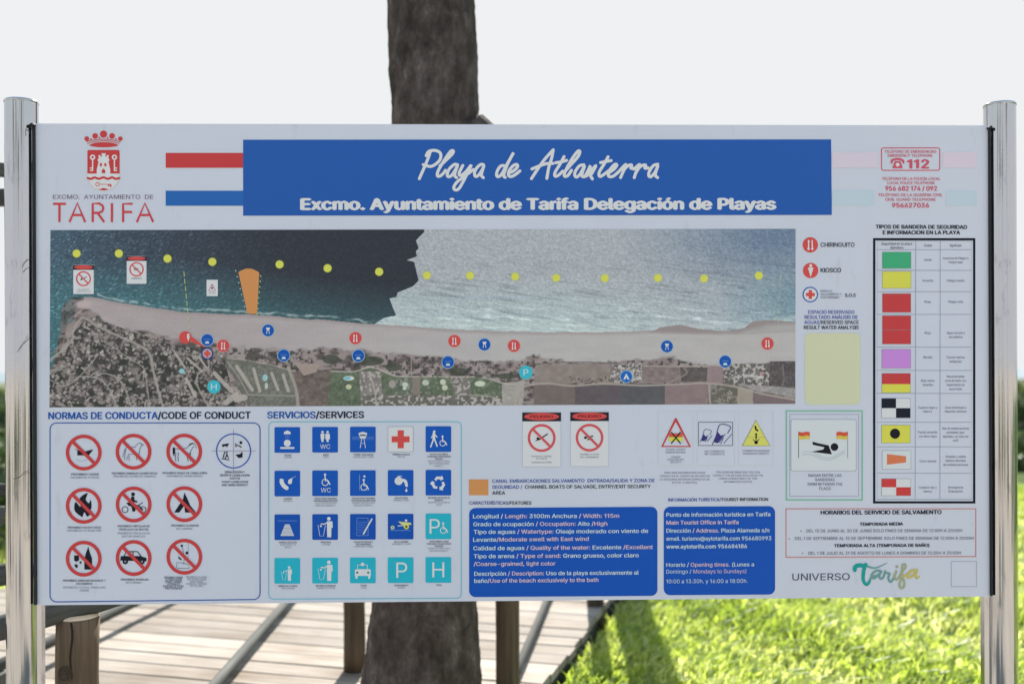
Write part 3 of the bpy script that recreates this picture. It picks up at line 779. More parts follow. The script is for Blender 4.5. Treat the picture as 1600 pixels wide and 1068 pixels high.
for L_ in ([(75, 395), (150, 280), (230, 170), (322, 68)], [(322, 68), (305, 160), (272, 270), (250, 392)], [(80, 285), (180, 245), (250, 225), (320, 222)],
           [(445, 145), (400, 230), (350, 310), (337, 350), (352, 368), (390, 350), (430, 310)], [(350, 215), (420, 203), (475, 187)],
           [(450, 320), (520, 240), (600, 150), (625, 92), (605, 82), (550, 150), (490, 250), (452, 330), (452, 368), (490, 358), (530, 300)],
           [(670, 237), (620, 250), (575, 310), (567, 358), (590, 376), (630, 340), (680, 245), (655, 320), (650, 368), (680, 373)],
           [(680, 373), (715, 310), (745, 248), (728, 300), (698, 368), (750, 310), (808, 245), (770, 320), (747, 360), (767, 398)],
           [(945, 147), (900, 230), (850, 310), (842, 358), (865, 368), (920, 330), (958, 300)], [(860, 213), (920, 200), (980, 190)],
           [(950, 330), (1010, 290), (1045, 242), (1020, 234), (970, 290), (947, 350), (965, 373), (1010, 363), (1070, 312)],
           [(1070, 312), (1130, 247), (1150, 237), (1140, 270), (1110, 330), (1087, 383)], [(1118, 300), (1170, 250), (1213, 240), (1203, 275), (1240, 278)],
           [(1240, 288), (1290, 242), (1305, 237), (1290, 280), (1260, 330), (1242, 383)], [(1272, 300), (1320, 252), (1372, 240), (1362, 275), (1400, 273)],
           [(1510, 232), (1460, 247), (1415, 310), (1407, 358), (1430, 373), (1480, 320), (1513, 245), (1490, 310), (1482, 358), (1508, 383)]):
    P.stroke(tb(L_), 4.7, WHT, 4, True)
P.text('Excmo. Ayuntamiento de Tarifa Delegación de Playas', 469, 1213, 327.6, 17.0, WHT, .05, 4, y1=327)
P.build()
P = Print('emergency_telephone'); C_ = (190, 84, 104)
P.frame(1376.5, 230.5, 1469, 267, 4, 1.5, C_); P.text('TELÉFONO DE EMERGENCIAS', 1382, 1463, 239, 4.2, C_, .012); P.text('EMERGENCY TELEPHONE', 1387, 1457, 245.2, 4.2, C_, .012)
P.text('112', 1417, 1452, 263, 13.5, C_, .035)
P.stroke([(1393, 254), (1394, 250.5), (1402, 248.6), (1410, 250.5), (1411.5, 254)], 3.4, C_, 2, True); P.poly([(1398, 252), (1406.5, 252), (1410.5, 263), (1394, 263)], C_, 3); P.disc(1402.3, 257.5, 3, WHT, 4, 16)
P.text('TELÉFONO DE LA POLICÍA LOCAL', 1378, 1469, 281.5, 4.4, C_, .012); P.text('LOCAL POLICE TELEPHONE', 1386.5, 1460.5, 288, 4.2, C_, .012); P.text('956 682 174 / 092', 1383, 1464, 298, 7, C_, .03)
P.text('TELÉFONO DE LA GUARDIA CIVIL', 1372, 1472.5, 306.8, 4.4, C_, .012); P.text('CIVIL GUARD TELEPHONE', 1383, 1462, 313.8, 4.2, C_, .012); P.text('956627036', 1393.5, 1451.5, 324.3, 7, C_, .03)
P.build()

# map ----------------------------------------------------------------
X0, X1, Y0, Y1 = 77, 1244, 356, 637; SS = 1.25
W_, H_ = int((X1 - X0) * SS), int((Y1 - Y0) * SS)
gx, gy = np.meshgrid(X0 + (np.arange(W_) + .5) / SS, Y0 + (np.arange(H_) + .5) / SS)
def vnoise(sx, sy, seed, ox=0, oy=0, ang=0):
    r = np.random.default_rng(seed); ca, sa = math.cos(ang), math.sin(ang)
    u = (gx * ca + gy * sa) / sx + 50; v = (-gx * sa + gy * ca) / sy + 50; u = u - u.min() + 1; v = v - v.min() + 1
    G = r.random((int(v.max()) + 3, int(u.max()) + 3)); iu, iv = u.astype(int), v.astype(int); fu, fv_ = u - iu, v - iv
    fu = fu * fu * (3 - 2 * fu); fv_ = fv_ * fv_ * (3 - 2 * fv_)
    return (G[iv, iu] * (1 - fu) + G[iv, iu + 1] * fu) * (1 - fv_) + (G[iv + 1, iu] * (1 - fu) + G[iv + 1, iu + 1] * fu) * fv_
def fb(sx, sy, seed, o=3, ang=0): return sum(vnoise(sx / 2 ** k, sy / 2 ** k, seed + k, ang=ang) * .5 ** k for k in range(o)) / sum(.5 ** k for k in range(o))
def c3(c): return np.array(c, float)
def mixc(A, B, t): t = np.clip(t, 0, 1)[..., None]; return A * (1 - t) + B * t
def poly_mask(P_):
    m = np.zeros(gx.shape, bool); n = len(P_)
    for i in range(n):
        (xa, ya), (xb, yb) = P_[i], P_[(i + 1) % n]
        if ya == yb: continue
        c = ((ya > gy) != (yb > gy)) & (gx < (xb - xa) * (gy - ya) / (yb - ya) + xa); m ^= c
    return m
def seg_dist(P_):
    d = np.full(gx.shape, 1e9)
    for (xa, ya), (xb, yb) in zip(P_[:-1], P_[1:]):
        dx, dy = xb - xa, yb - ya; t = np.clip(((gx - xa) * dx + (gy - ya) * dy) / (dx * dx + dy * dy + 1e-9), 0, 1)
        d = np.minimum(d, np.hypot(gx - xa - t * dx, gy - ya - t * dy))
    return d
wx = gx + 10 * (vnoise(14, 10, 3) - .5); wy = gy + 10 * (vnoise(13, 11, 4) - .5)
shore = np.interp(gx, [77, 100, 118, 130, 150, 180, 230, 280, 330, 390, 440, 500, 560, 600, 650, 700, 760, 850, 930, 1000, 1040, 1090, 1150, 1175, 1200, 1243], [640, 560, 478, 462, 464, 470, 479, 486, 489, 491, 495, 500, 505, 508, 511, 515, 518, 521, 520, 519, 519, 520, 519, 512, 506, 505]) + 2.0 * (vnoise(16, 400, 8) - .5)
left = mixc(c3((60, 84, 108))[None, None], c3((42, 48, 64)), np.clip((gx - 90) / 330, 0, 1) ** .7)
left = mixc(left, c3((58, 98, 112)), np.clip((gy - 400 - np.clip((gx - 250) * .12, 0, 40)) / 85, 0, 1))
left = mixc(left, c3((62, 106, 126)), np.clip((470 - gx) / 330, 0, 1) * np.clip((gy - 400) / 70, 0, 1) * .5)
sp = fb(3.2, 1.3, 20, 2, ang=-.5); left = left * (.78 + .48 * sp * np.clip(1.25 - (gx - 80) / 700, .35, 1))[..., None] + (np.clip(sp - .66, 0, 1) * 220 * np.clip(1 - (gx - 80) / 420, .08, 1))[..., None]
right = mixc(c3((158, 166, 184))[None, None], c3((100, 120, 154)), np.clip((gx - 960) / 240, 0, 1) * np.clip((470 - gy) / 90, .25, 1))
right = mixc(right, c3((166, 184, 200)), np.clip((gy - 425) / 80, 0, 1) * np.clip((1200 - gx) / 300, .4, 1))
right = mixc(right, c3((96, 132, 160)), np.clip((gx - 1120) / 120, 0, 1) * np.clip((gy - 400) / 60, 0, 1) * .7)
sp = fb(3.0, 1.5, 30, 2, ang=.45); wv_ = fb(40, 3.2, 34, 3, ang=.14)
right = right + ((sp - .5) * 44)[..., None] + ((np.clip(wv_ - .54, 0, 1)) * -100 * np.clip((gy - 385) / 60, 0, 1))[..., None] + ((np.clip(fb(30, 4, 39, 3, ang=.1) - .58, 0, 1)) * 150 * np.clip((gy - 460) / 40, 0, 1))[..., None]
jag = [(657, 350), (657, 360), (644, 374), (648.6, 386), (644, 391), (646, 399), (630, 405), (641.5, 408), (648.6, 438), (639, 447), (616, 456.5), (613.5, 463.6), (603, 466), (613.5, 493), (594, 497), (578, 508), (578, 560), (1300, 560), (1300, 350)]
mk = poly_mask(jag); img = np.where(mk[..., None], right, left)
ds = shore - gy                                    # >0 sea
surf = np.clip(1 - np.abs(ds - 1.5 - 6 * fb(14, 50, 41, 3)) / (1.2 + 3.2 * fb(8, 6, 43, 2)), 0, 1) * np.clip(fb(10, 5, 42, 3) * 3 - .85, 0, 1) * (gx < 590) * (gx > 150)
img = mixc(img, c3((172, 188, 202)), surf * .85)
surf = np.clip(1 - ds / 26, 0, 1) * np.clip(fb(22, 4, 45, 3) * 2 - .5, 0, 1) * mk; img = mixc(img, c3((190, 202, 214)), surf * .75)
sand = mixc(c3((158, 151, 164))[None, None], c3((168, 168, 180)), (gx - 300) / 500) + ((fb(30, 8, 50, 3) - .5) * 10)[..., None]
sand = mixc(sand, c3((142, 132, 142)), np.clip(1 - (-ds) / 7, 0, 1) * .75)
bump1 = poly_mask([(1010, 522), (1030, 513), (1060, 509), (1090, 516), (1130, 520), (1160, 516), (1175, 504), (1200, 502), (1243, 505), (1243, 522), (1140, 526), (1060, 524)])
img = np.where((ds < 0)[..., None], sand, img); img = np.where(bump1[..., None], sand * .93, img)
vegy = np.interp(gx, [77, 90, 105, 118, 130, 140, 150, 158, 170, 200, 250, 300, 350, 400, 450, 500, 560, 620, 680, 740, 800, 830, 850, 900, 960, 1000, 1040, 1080, 1130, 1170, 1243], [620, 530, 500, 492, 478, 482, 488, 498, 503, 511, 522, 528, 538, 545, 546, 542, 548, 553, 556, 562, 566, 552, 560, 566, 566, 562, 556, 568, 574, 570, 568])
edge = gy - vegy - 13 * (fb(15, 9, 60, 3) - .5)
dune_c = mixc(c3((146, 138, 146))[None, None], c3((78, 74, 78)), np.clip((fb(11, 7, 62, 4) - .46) * 5, 0, 1)); dune_c = mixc(dune_c, c3((116, 104, 112)), np.clip(fb(50, 20, 66, 2) * 2 - .7, 0, 1) * .6)
spots = np.clip((vnoise(4.5, 4, 71) - .68) * 7, 0, 1); dune_c = mixc(dune_c, c3((52, 54, 58)), spots * .8)
rocky = poly_mask([(77, 600), (92, 520), (96, 478), (112, 462), (130, 463), (128, 480), (105, 500), (96, 540), (88, 600)])
img = mixc(img, dune_c, np.clip(edge / 5, 0, 1)); img = mixc(img, dune_c * .82, rocky * .8)
img = mixc(img, c3((170, 160, 170)), np.clip(1 - np.hypot((gx - 128) / 16, (gy - 474) / 9), 0, 1) * 2)
# built up land
def vor(n, seed, x0, x1, y0, y1):
    r = np.random.default_rng(seed); px = r.uniform(x0, x1, n); py = r.uniform(y0, y1, n); return px, py, r
town = poly_mask([(77, 575), (100, 555), (112, 520), (130, 500), (150, 492), (165, 502), (200, 516), (260, 536), (320, 548), (345, 552), (365, 640), (77, 640)])
tc_ = mixc(c3((58, 58, 62))[None, None], c3((118, 112, 118)), np.clip((fb(6.5, 5.5, 80, 4) - .44) * 5, 0, 1)); tc_ = mixc(tc_, c3((160, 158, 166)), np.clip((fb(3.2, 2.8, 88, 2) - .66) * 7, 0, 1) * .8); tc_ = mixc(tc_, c3((46, 50, 50)), np.clip((fb(16, 14, 85, 2) - .55) * 7, 0, 1))
img = np.where(town[..., None], tc_, img)
px, py, r = vor(780, 90, 77, 362, 496, 636)
for a_, b_ in zip(px, py):
    sx_, sy_, an = r.uniform(1.1, 3.4), r.uniform(.9, 2.3), r.uniform(0, 3.14); g = r.uniform(116, 178)
    i0, i1 = max(0, int((a_ - 6 - X0) * SS)), int((a_ + 6 - X0) * SS) + 1; j0, j1 = max(0, int((b_ - 6 - Y0) * SS)), min(H_, int((b_ + 6 - Y0) * SS) + 1)
    xx, yy = gx[j0:j1, i0:i1] - a_, gy[j0:j1, i0:i1] - b_; u_, v_ = xx * math.cos(an) + yy * math.sin(an), -xx * math.sin(an) + yy * math.cos(an)
    m_ = ((np.abs(u_) < sx_) & (np.abs(v_) < sy_) & town[j0:j1, i0:i1])[..., None]; sub = img[j0:j1, i0:i1]
    img[j0:j1, i0:i1] = np.where(m_, sub * .25 + np.array([g, g - 4, g + 2]) * .75, sub)
# middle and right land parcels
def parcel(P_, c, n=12, grain=0):
    global img
    m_ = poly_mask(P_); t = c3(c)[None, None] + ((fb(9, 7, 100 + int(P_[0][0]), 3) - .5) * n * 2)[..., None]
    if grain: t = mixc(t, c3((168, 165, 172)), np.clip((vnoise(3.2, 3.2, 130 + int(P_[0][0])) - .55) * 6, 0, 1) * grain)
    img = np.where(m_[..., None], t, img)
parcel([(345, 556), (400, 568), (450, 580), (460, 640), (385, 640)], (98, 102, 102), 12, .2)
parcel([(448, 582), (512, 578), (508, 640), (462, 640)], (98, 90, 92), 22, .12)
parcel([(455, 567), (495, 570), (490, 582), (470, 588)], (150, 138, 140), 6)
parcel([(512, 581), (548, 582), (575, 576), (612, 590), (614, 640), (506, 640)], (84, 98, 86), 16, .15)
parcel([(556, 582), (590, 582), (594, 640), (560, 640)], (120, 116, 122), 16, .9)
parcel([(612, 590), (645, 591), (642, 640), (612, 640)], (88, 100, 92), 14, .5)
parcel([(640, 591), (655, 591), (650, 640), (640, 640)], (124, 116, 116), 8)
parcel([(652, 590), (700, 591), (745, 592), (780, 600), (782, 640), (650, 640)], (84, 98, 86), 14, .3)
parcel([(698, 592), (728, 592), (735, 640), (708, 640)], (108, 106, 110), 16, .9)
parcel([(780, 601), (815, 598), (812, 640), (778, 640)], (146, 144, 150), 10, .6)
parcel([(560, 640), (560, 618), (780, 622), (780, 640)], (96, 96, 98), 12, .95)
parcel([(832, 572), (952, 571), (950, 600), (830, 603)], (130, 122, 126), 14)
parcel([(950, 571), (1000, 570), (1001, 601), (950, 601)], (120, 116, 122), 10, .9)
parcel([(1000, 572), (1100, 578), (1104, 602), (1000, 602)], (118, 108, 115), 18, .15)
parcel([(1060, 577), (1104, 578), (1104, 600), (1062, 600)], (84, 80, 86), 12, .1)
parcel([(1104, 575), (1133, 576), (1128, 604), (1102, 602)], (134, 120, 130), 8)
parcel([(1128, 572), (1205, 572), (1200, 612), (1128, 606)], (90, 90, 96), 14, 1.)
parcel([(1203, 568), (1243, 568), (1243, 612), (1200, 610)], (78, 74, 82), 12, .15)
for a_, b_, c_ in ((830, 895, (106, 98, 102)), (895, 966, (88, 82, 94)), (966, 1036, (80, 82, 94)), (1036, 1104, (126, 112, 122)), (1110, 1152, (92, 92, 92))): parcel([(a_, 604), (b_, 603), (b_, 640), (a_, 640)], c_, 7, .4 if a_ == 1110 else 0)
parcel([(1152, 608), (1175, 614), (1176, 640), (1150, 640)], (146, 140, 140), 6); parcel([(1176, 616), (1243, 628), (1243, 640), (1176, 640)], (110, 98, 108), 6)
parcel([(1150, 604), (1243, 611), (1243, 627), (1176, 614)], (136, 136, 146), 8, .5)
def road(P_, w_, c=(150, 147, 152), s=True, k=.85):
    global img
    d = seg_dist(spline(P_, 4) if s else P_); img = mixc(img, c3(c), np.clip((w_ / 2 + .5 - d), 0, 1) * k)
road([(77, 563), (98, 545), (112, 530), (113, 515), (122, 500), (130, 495), (150, 508), (170, 518), (200, 532), (222, 543), (232, 555), (236, 575), (242, 600), (253, 640)], 3.6)
road([(77, 553), (95, 540), (101, 520), (106, 500), (118, 488)], 2, (124, 112, 114)); road([(77, 580), (95, 575)], 6, (140, 138, 142))
road([(122, 588), (150, 590), (165, 602), (175, 620), (182, 640)], 2.2); road([(77, 592), (95, 602), (108, 600), (125, 586), (145, 562), (150, 555)], 1.8); road([(145, 590), (160, 583), (180, 590), (192, 605), (205, 640)], 2); road([(160, 532), (180, 545), (200, 560), (222, 575), (227, 600), (232, 640)], 1.6)
road([(322, 562), (322, 575), (306, 585), (306, 605), (325, 640)], 2.6); road([(348, 550), (352, 575), (375, 600), (384, 620), (386, 640)], 3, (96, 92, 98))
road([(352, 560), (380, 563), (420, 571), (455, 581)], 1.8, (160, 156, 156)); road([(352, 566), (370, 592), (384, 618)], 1.8, (150, 148, 150)); road([(384, 618), (455, 620)], 1.8, (150, 148, 150)); road([(446, 575), (458, 610), (462, 640)], 5, (152, 148, 152))
for xa, ya, xb, yb, wv2 in ((366, 573, 390, 610, 5.5), (392, 577, 402, 612, 5), (420, 584, 430, 610, 4.8), (438, 587, 446, 612, 4.8), (288, 592, 302, 620, 5), (206 + 65, 552, 286, 575, 3.6), (290, 560, 312, 580, 3.4), (308, 558, 318, 574, 3.2), (332, 584, 358, 612, 6.5), (350, 630, 366, 618, 9), (366, 625, 378, 622, 10)): road([(xa, ya), (xb, yb)], wv2, (164, 160, 164), False, .9)
road([(512, 581), (548, 582), (576, 575), (612, 589), (640, 590), (700, 591), (748, 592), (776, 600), (800, 604)], 2, (172, 168, 172)); road([(572, 583), (580, 610), (584, 640)], 2.6, (160, 158, 164)); road([(637, 555), (638, 590)], 1.5, (152, 146, 150)); road([(728, 620), (760, 622), (784, 630)], 1.6, (160, 160, 160))
road([(800, 640), (806, 618), (818, 606), (850, 602), (890, 606), (940, 603), (1000, 606), (1060, 604), (1104, 603), (1150, 609), (1190, 620), (1243, 630)], 3, (158, 152, 154)); road([(812, 600), (806, 606), (800, 620)], 9, (156, 154, 160), False, .8); road([(1106, 605), (1108, 640)], 3, (158, 152, 154)); road([(832, 571), (890, 568), (950, 570)], 1.5, (92, 84, 88)); road([(1000, 575), (1060, 576), (1105, 575), (1125, 570)], 1.6, (160, 154, 156)); road([(1040, 602), (1070, 588), (1066, 578)], 2, (142, 130, 134)); road([(1243 - 20, 575), (1225, 600), (1218, 612)], 1.4, (120, 118, 124))
road([(1160, 590), (1190, 594)], 4, (180, 182, 190), False); road([(1160, 575), (1162, 604)], 1.6, (170, 170, 176)); road([(1148, 580), (1146, 606)], 1.4, (160, 160, 166))
def blob(x, y, rx, ry, c, k=1):
    global img
    img = mixc(img, c3(c), np.clip((1 - np.hypot((gx - x) / rx, (gy - y) / ry)) * min(rx, ry) * 1.2, 0, 1) * k)
blob(540, 592.5, 9.5, 4, (196, 208, 214)); blob(538, 592.5, 6.5, 2.8, (104, 172, 204)); blob(540, 606, 5, 4.5, (178, 182, 160)); blob(628, 603, 5, 4.5, (178, 190, 190)); blob(627, 609, 3.5, 3, (186, 196, 200)); blob(608, 602, 6, 7, (148, 142, 148))
blob(410, 591, 4.5, 6, (140, 184, 200)); blob(412, 604, 3, 6, (170, 184, 188)); blob(281, 580, 4.5, 4.5, (124, 184, 206)); blob(660, 600, 6, 5, (172, 178, 178)); blob(687, 599, 5, 5, (178, 188, 182)); blob(690, 608, 5, 5, (176, 184, 176)); blob(745, 602, 9, 5, (184, 194, 190)); blob(416, 0, 1, 1, (0, 0, 0))
blob(530, 575, 0.1, .1, (0, 0, 0)); blob(1190, 588, 4, 3, (172, 110, 124), .7)
for a_, b_, c_, d_ in ((574, 565, 22, 8), (610, 575, 14, 7), (712, 583, 16, 7), (786, 590, 16, 5), (512, 562, 14, 8), (743, 590, 8, 3), (768, 590, 8, 3)): blob(a_, b_, c_, d_, (58, 66, 60), .8)
for k in range(230):
    xx, yy = rng.uniform(640, 815), rng.uniform(566, 592)
    if rng.random() < .5: xx, yy = rng.uniform(380, 470), rng.uniform(548, 566)
    blob(xx, yy, rng.uniform(.8, 2.4), rng.uniform(.7, 1.7), (56, 58, 64), .9)
for k in range(46): blob(rng.uniform(880, 955), rng.uniform(592, 600), rng.uniform(.8, 2.2), rng.uniform(.8, 1.8), (62, 58, 64), .8)
for k in range(150):
    xx, yy = rng.uniform(953, 1000), 575 + 4.2 * rng.integers(0, 7) + rng.uniform(-.8, .8); img = mixc(img, c3((184, 186, 196)) if rng.random() < .55 else c3((62, 60, 72)), ((np.abs(gx - xx) < 1.1) & (np.abs(gy - yy) < 1.1)) * .8)
for k in range(60): blob(rng.uniform(1130, 1200), rng.uniform(578, 606), 1.3, 1, (190, 192, 200), .8)
for k in range(24): blob(rng.uniform(1120, 1142), rng.uniform(614, 632), 1.2, 1, (196, 192, 180), .8)
img = np.clip((img - 0) * 1.0 + (rng.random(gx.shape) - .5)[..., None] * 10, 12, 235)
cr, cg, cb = [np.where(img[..., k] / 255 <= .04045, img[..., k] / 255 / 12.92, ((img[..., k] / 255 + .055) / 1.055) ** 2.4) / WHITE_OBS[k] * .78 for k in range(3)]
# print grid
u_, v_ = np.meshgrid(np.linspace(0, 1, W_), np.linspace(0, 1, H_))
TLq, TRq, BRq, BLq = [on_board(*p, LAY * 3) for p in ((79, 359.5), (1243, 357.5), (1242.5, 630.5), (77.5, 636))]
def lerp4(k): return (TLq[k] * (1 - u_) + TRq[k] * u_) * (1 - v_) + (BLq[k] * (1 - u_) + BRq[k] * u_) * v_
VV = np.stack([lerp4(0), lerp4(1), lerp4(2)], -1).reshape(-1, 3)
me = bpy.data.meshes.new('map_print'); idx = np.arange(W_ * H_).reshape(H_, W_)
Q = np.stack([idx[1:, :-1], idx[1:, 1:], idx[:-1, 1:], idx[:-1, :-1]], -1).reshape(-1)
me.vertices.add(len(VV)); me.vertices.foreach_set('co', VV.ravel().astype('f')); me.loops.add(len(Q)); me.loops.foreach_set('vertex_index', Q.astype('i'))
nq = len(Q) // 4; me.polygons.add(nq); me.polygons.foreach_set('loop_start', np.arange(0, len(Q), 4, dtype='i')); me.polygons.foreach_set('loop_total', np.full(nq, 4, 'i'))
ca = me.color_attributes.new('print', 'FLOAT_COLOR', 'POINT'); ca.data.foreach_set('color', np.stack([cr, cg, cb, np.ones_like(cr)], -1).reshape(-1).astype('f'))
mm = principled('map_ink', (.3, .3, .3), .42, 0, .35); a_ = N(mm, 'ShaderNodeAttribute'); a_.attribute_name = 'print'; L(mm, a_.outputs['Color'], pb(mm).inputs['Base Color'])
me.materials.append(mm); me.update(calc_edges=True)
mo = bpy.data.objects.new('map_print', me); COL.objects.link(mo); mo.parent = PANEL; mo['label'] = 'aerial photograph map of the beach and village'

# marks on the map ---------------------------------------------------
def marker(name, label, draw):
    P = Print(name, label); draw(P); P.build()
for x, y in ((120, 396), (186, 396), (262, 404), (332, 409), (437, 413), (512, 419), (592.5, 424.5), (667, 430), (734.5, 430.5), (805, 432), (869, 434), (945, 434.5), (1028, 434), (1100, 435), (1185.5, 430.5)):
    P = Print('buoy_mark'); P.disc(x, y, 6.7, (150, 158, 80) if x < 640 else (184, 184, 130), 3); P.disc(x, y, 5.9, (208, 206, 92), 4); P.build()
def fork(P, x, y, s=1, c=WHT):
    P.stroke([(x - 2.1 * s, y - 5 * s), (x - 2.3 * s, y + 5 * s)], 1.5 * s, c, 7); P.stroke([(x + 1.9 * s, y - 5 * s), (x + 2.1 * s, y + 5 * s)], 1.5 * s, c, 7); P.disc(x - 2.3 * s, y + 4.6 * s, 1.5 * s, c, 7.5, 10); P.disc(x + 2.1 * s, y + 4.6 * s, 1.5 * s, c, 7.5, 10); P.disc(x - 2.1 * s, y - 4 * s, 1.3 * s, c, 7.5, 10)
for x, y in ((349, 540), (555.5, 528), (710, 532.5), (803, 540), (1199, 536.5)):
    P = Print('restaurant_mark'); P.disc(x, y, 10.2, (208, 150, 150), 4); P.disc(x, y, 9.4, RED2, 5); fork(P, x, y); P.build()
P = Print('kiosk_mark'); P.poly([(298, 526), (300, 534), (322, 543), (302, 527)], RED2, 4); P.disc(290, 527, 9.8, RED2, 5); P.disc(294.5, 523, 2, WHT, 6, 12); P.poly([(292, 525), (297, 525), (294.6, 533)], WHT, 6); P.build()
MB2 = (34, 84, 168)
for x, y in ((324, 531), (443.5, 555), (560, 555.5), (700, 565.5), (1133, 564.5)):
    P = Print('walkway_mark'); P.disc(x, y, 10.2, (150, 180, 214), 4); P.disc(x, y, 9.2, MB2, 5); P.poly([(x - 3.6, y + 5.6), (x + 3.6, y + 5.6), (x + 2, y + 2), (x - 2, y + 2)], LBL, 6); P.stroke([(x - 5, y - 1), (x + 5, y - 1)], .6, (110, 150, 205), 6, caps=False); P.build()
def tower(P, x, y, s, c=WHT, lay=6):
    P.poly([(x - 3.4 * s, y - 4.4 * s), (x + 3.4 * s, y - 4.4 * s), (x + 1.8 * s, y - .2 * s), (x - 1.8 * s, y - .2 * s)], c, lay); P.stroke([(x - 1.2 * s, y), (x - 2.2 * s, y + 5 * s)], 1. * s, c, lay); P.stroke([(x + 1.2 * s, y), (x + 2.2 * s, y + 5 * s)], 1. * s, c, lay)
for x, y in ((419, 516), (757, 538), (1042, 541)):
    P = Print('watchtower_mark'); P.disc(x, y, 10.2, (150, 180, 214), 4); P.disc(x, y, 9.2, MB2, 5); tower(P, x, y, 1); P.build()
P = Print('first_aid_mark'); P.disc(324, 552, 9.4, (44, 62, 130), 4); P.disc(324, 552, 7.4, (170, 160, 178), 5); P.rect(318.8, 550, 329.2, 554.4, (196, 84, 74), 6); P.rect(321.8, 546.8, 326.2, 557.4, (196, 84, 74), 6.4); P.build()
P = Print('hotel_mark'); P.disc(334.5, 604, 10.4, (62, 176, 196), 5); P.text('H', 330, 339, 608.6, 9.4, WHT, -.01, 6); P.build()
P = Print('parking_mark'); P.disc(821.5, 581.5, 10.6, (62, 176, 196), 5); P.text('P', 818, 825.5, 586.4, 9.8, WHT, -.01, 6); P.build()
P = Print('campsite_mark'); P.disc(978.5, 588, 10, (150, 180, 214), 4); P.disc(978.5, 588, 9, (40, 100, 182), 5); P.poly([(973.6, 592.6), (978.5, 583), (983.6, 592.6), (980.4, 592.6), (978.7, 589), (976.6, 592.6)], WHT, 6); P.build()
P = Print('boat_channel_mark'); top = [(372.7 + 32.6 * k / 8, 425 - 8 * math.sin(math.pi * (.08 + .84 * k / 8)) + 2 + .1 * k) for k in range(9)]
P.poly(top + [(401.7, 490.5), (386.8, 489.8)], ORG, 4)
for k in range(8): P.disc(368.5 + k * 2.35, 423 + k * 9.3, 1.1, (150, 190, 200), 4, 8); P.disc(407.5 - k * .75, 431 + k * 8.5, 1.1, (150, 200, 150), 4, 8)
P.build()
P = Print('zone_limit_line')
for k in range(8):
    t0, t1 = k / 8, k / 8 + .085; f_ = lambda t: (287.5 + 9 * t, 424 + 92 * t)
    P.stroke([f_(t0), f_(t1)], 1.1, (176, 190, 120), 4, caps=False)
P.build(); P = Print('zone_limit_line')
for k in range(8):
    t0, t1 = k / 8, k / 8 + .085; g_ = lambda t: (1219.5 - 4.5 * t, 430 + 88 * t); P.stroke([g_(t0), g_(t1)], .9, (168, 186, 150), 4, caps=False)
P.build(); P = Print('zone_lettering')
P.text('ZONA EXCLUSIVA BAÑO', 716, 826, 468.5, 6, (182, 196, 212), 0, 4); P.build()
def nosign(P, x, y, r, wd_, lay=3, c=RED, fill=None):
    if fill: P.disc(x, y, r, fill, lay - 1, 40)
    P.ring(x, y, r, wd_, c, lay, 48); s = (r - wd_ * .6) * .7071; P.stroke([(x - s, y - s), (x + s, y + s)], wd_ * .95, c, lay + 1.5, caps=False)
CARD = (208, 214, 226)
def diver(P, x, y, s):
    P.stroke([(x - 5 * s, y + 3 * s), (x + 9 * s, y - 6 * s)], 1.8 * s, BLK, 4.2); P.disc(x - 6 * s, y + .5 * s, 1.9 * s, BLK, 4.2, 12); P.stroke([(x - 9 * s, y + 4.5 * s), (x - 4 * s, y + 1 * s)], 1.3 * s, BLK, 4.2)
def swim2(P, x, y, s):
    P.disc(x - 6.5 * s, y, 2.1 * s, BLK, 4.2, 12); P.stroke([(x - 4 * s, y - .6 * s), (x + 5 * s, y - 2.4 * s)], 1.7 * s, BLK, 4.2); P.stroke([(x - 3 * s, y + 3 * s), (x + 4 * s, y + 1.8 * s)], 1.8 * s, BLK, 4.2)
def danger(name, x0, y0, x1, y1, fig, lines, cap=3, lay0=2):
    P = Print(name); h = y1 - y0; wd_ = x1 - x0; cx = (x0 + x1) / 2
    P.rrect(x0, y0, x1, y1, wd_ * .04, (160, 166, 180), lay0 - 1.2); P.rrect(x0 + .6, y0 + .6, x1 - .6, y1 - .6, wd_ * .03, CARD, lay0 - .6); P.poly([(x0, y0 + wd_ * .02), (x1, y0 + wd_ * .02), (x1, y0 + h * .175), (x0, y0 + h * .175)], (44, 42, 52), lay0); P.disc(cx, y0 + h * .088, wd_ * .45, RED2, lay0 + .6, 32, h * .068)
    if wd_ > 40: P.text('PELIGRO', x0 + wd_ * .2, x1 - wd_ * .2, y0 + h * .11, h * .045, (120, 40, 50), .03, lay0 + 1.2)
    nosign(P, cx, y0 + h * .475, wd_ * .36, wd_ * .065, lay0 + 1, (196, 84, 92)); fig(P, cx, y0 + h * .475, wd_ / 60)
    for k, (s_, wf, yf) in enumerate(lines): P.text(s_, cx - wd_ * wf, cx + wd_ * wf, y0 + h * yf, cap, SMALL, 0, lay0 + 1)
    P.build()
danger('danger_notice', 114.5, 413.5, 147, 459.5, diver, [('PELIGROSO', .28, .86), ('ZONA ROCOSA', .34, .93)], 1.6, 4)
danger('danger_notice', 198, 400, 229.3, 443.5, swim2, [('CORRIENTES', .26, .83)], 2.4, 4)
P = Print('danger_notice'); P.rect(323, 437, 340.5, 462.5, CARD, 4); P.stroke([(331.7, 444), (326.5, 454), (337, 454), (331.7, 444)], 1.3, (176, 96, 110), 5); P.disc(331.7, 450, 1.5, BLK, 5.5, 10); P.text('PELIGRO', 326.5, 337, 458.5, 2, SMALL, 0, 5); P.build()

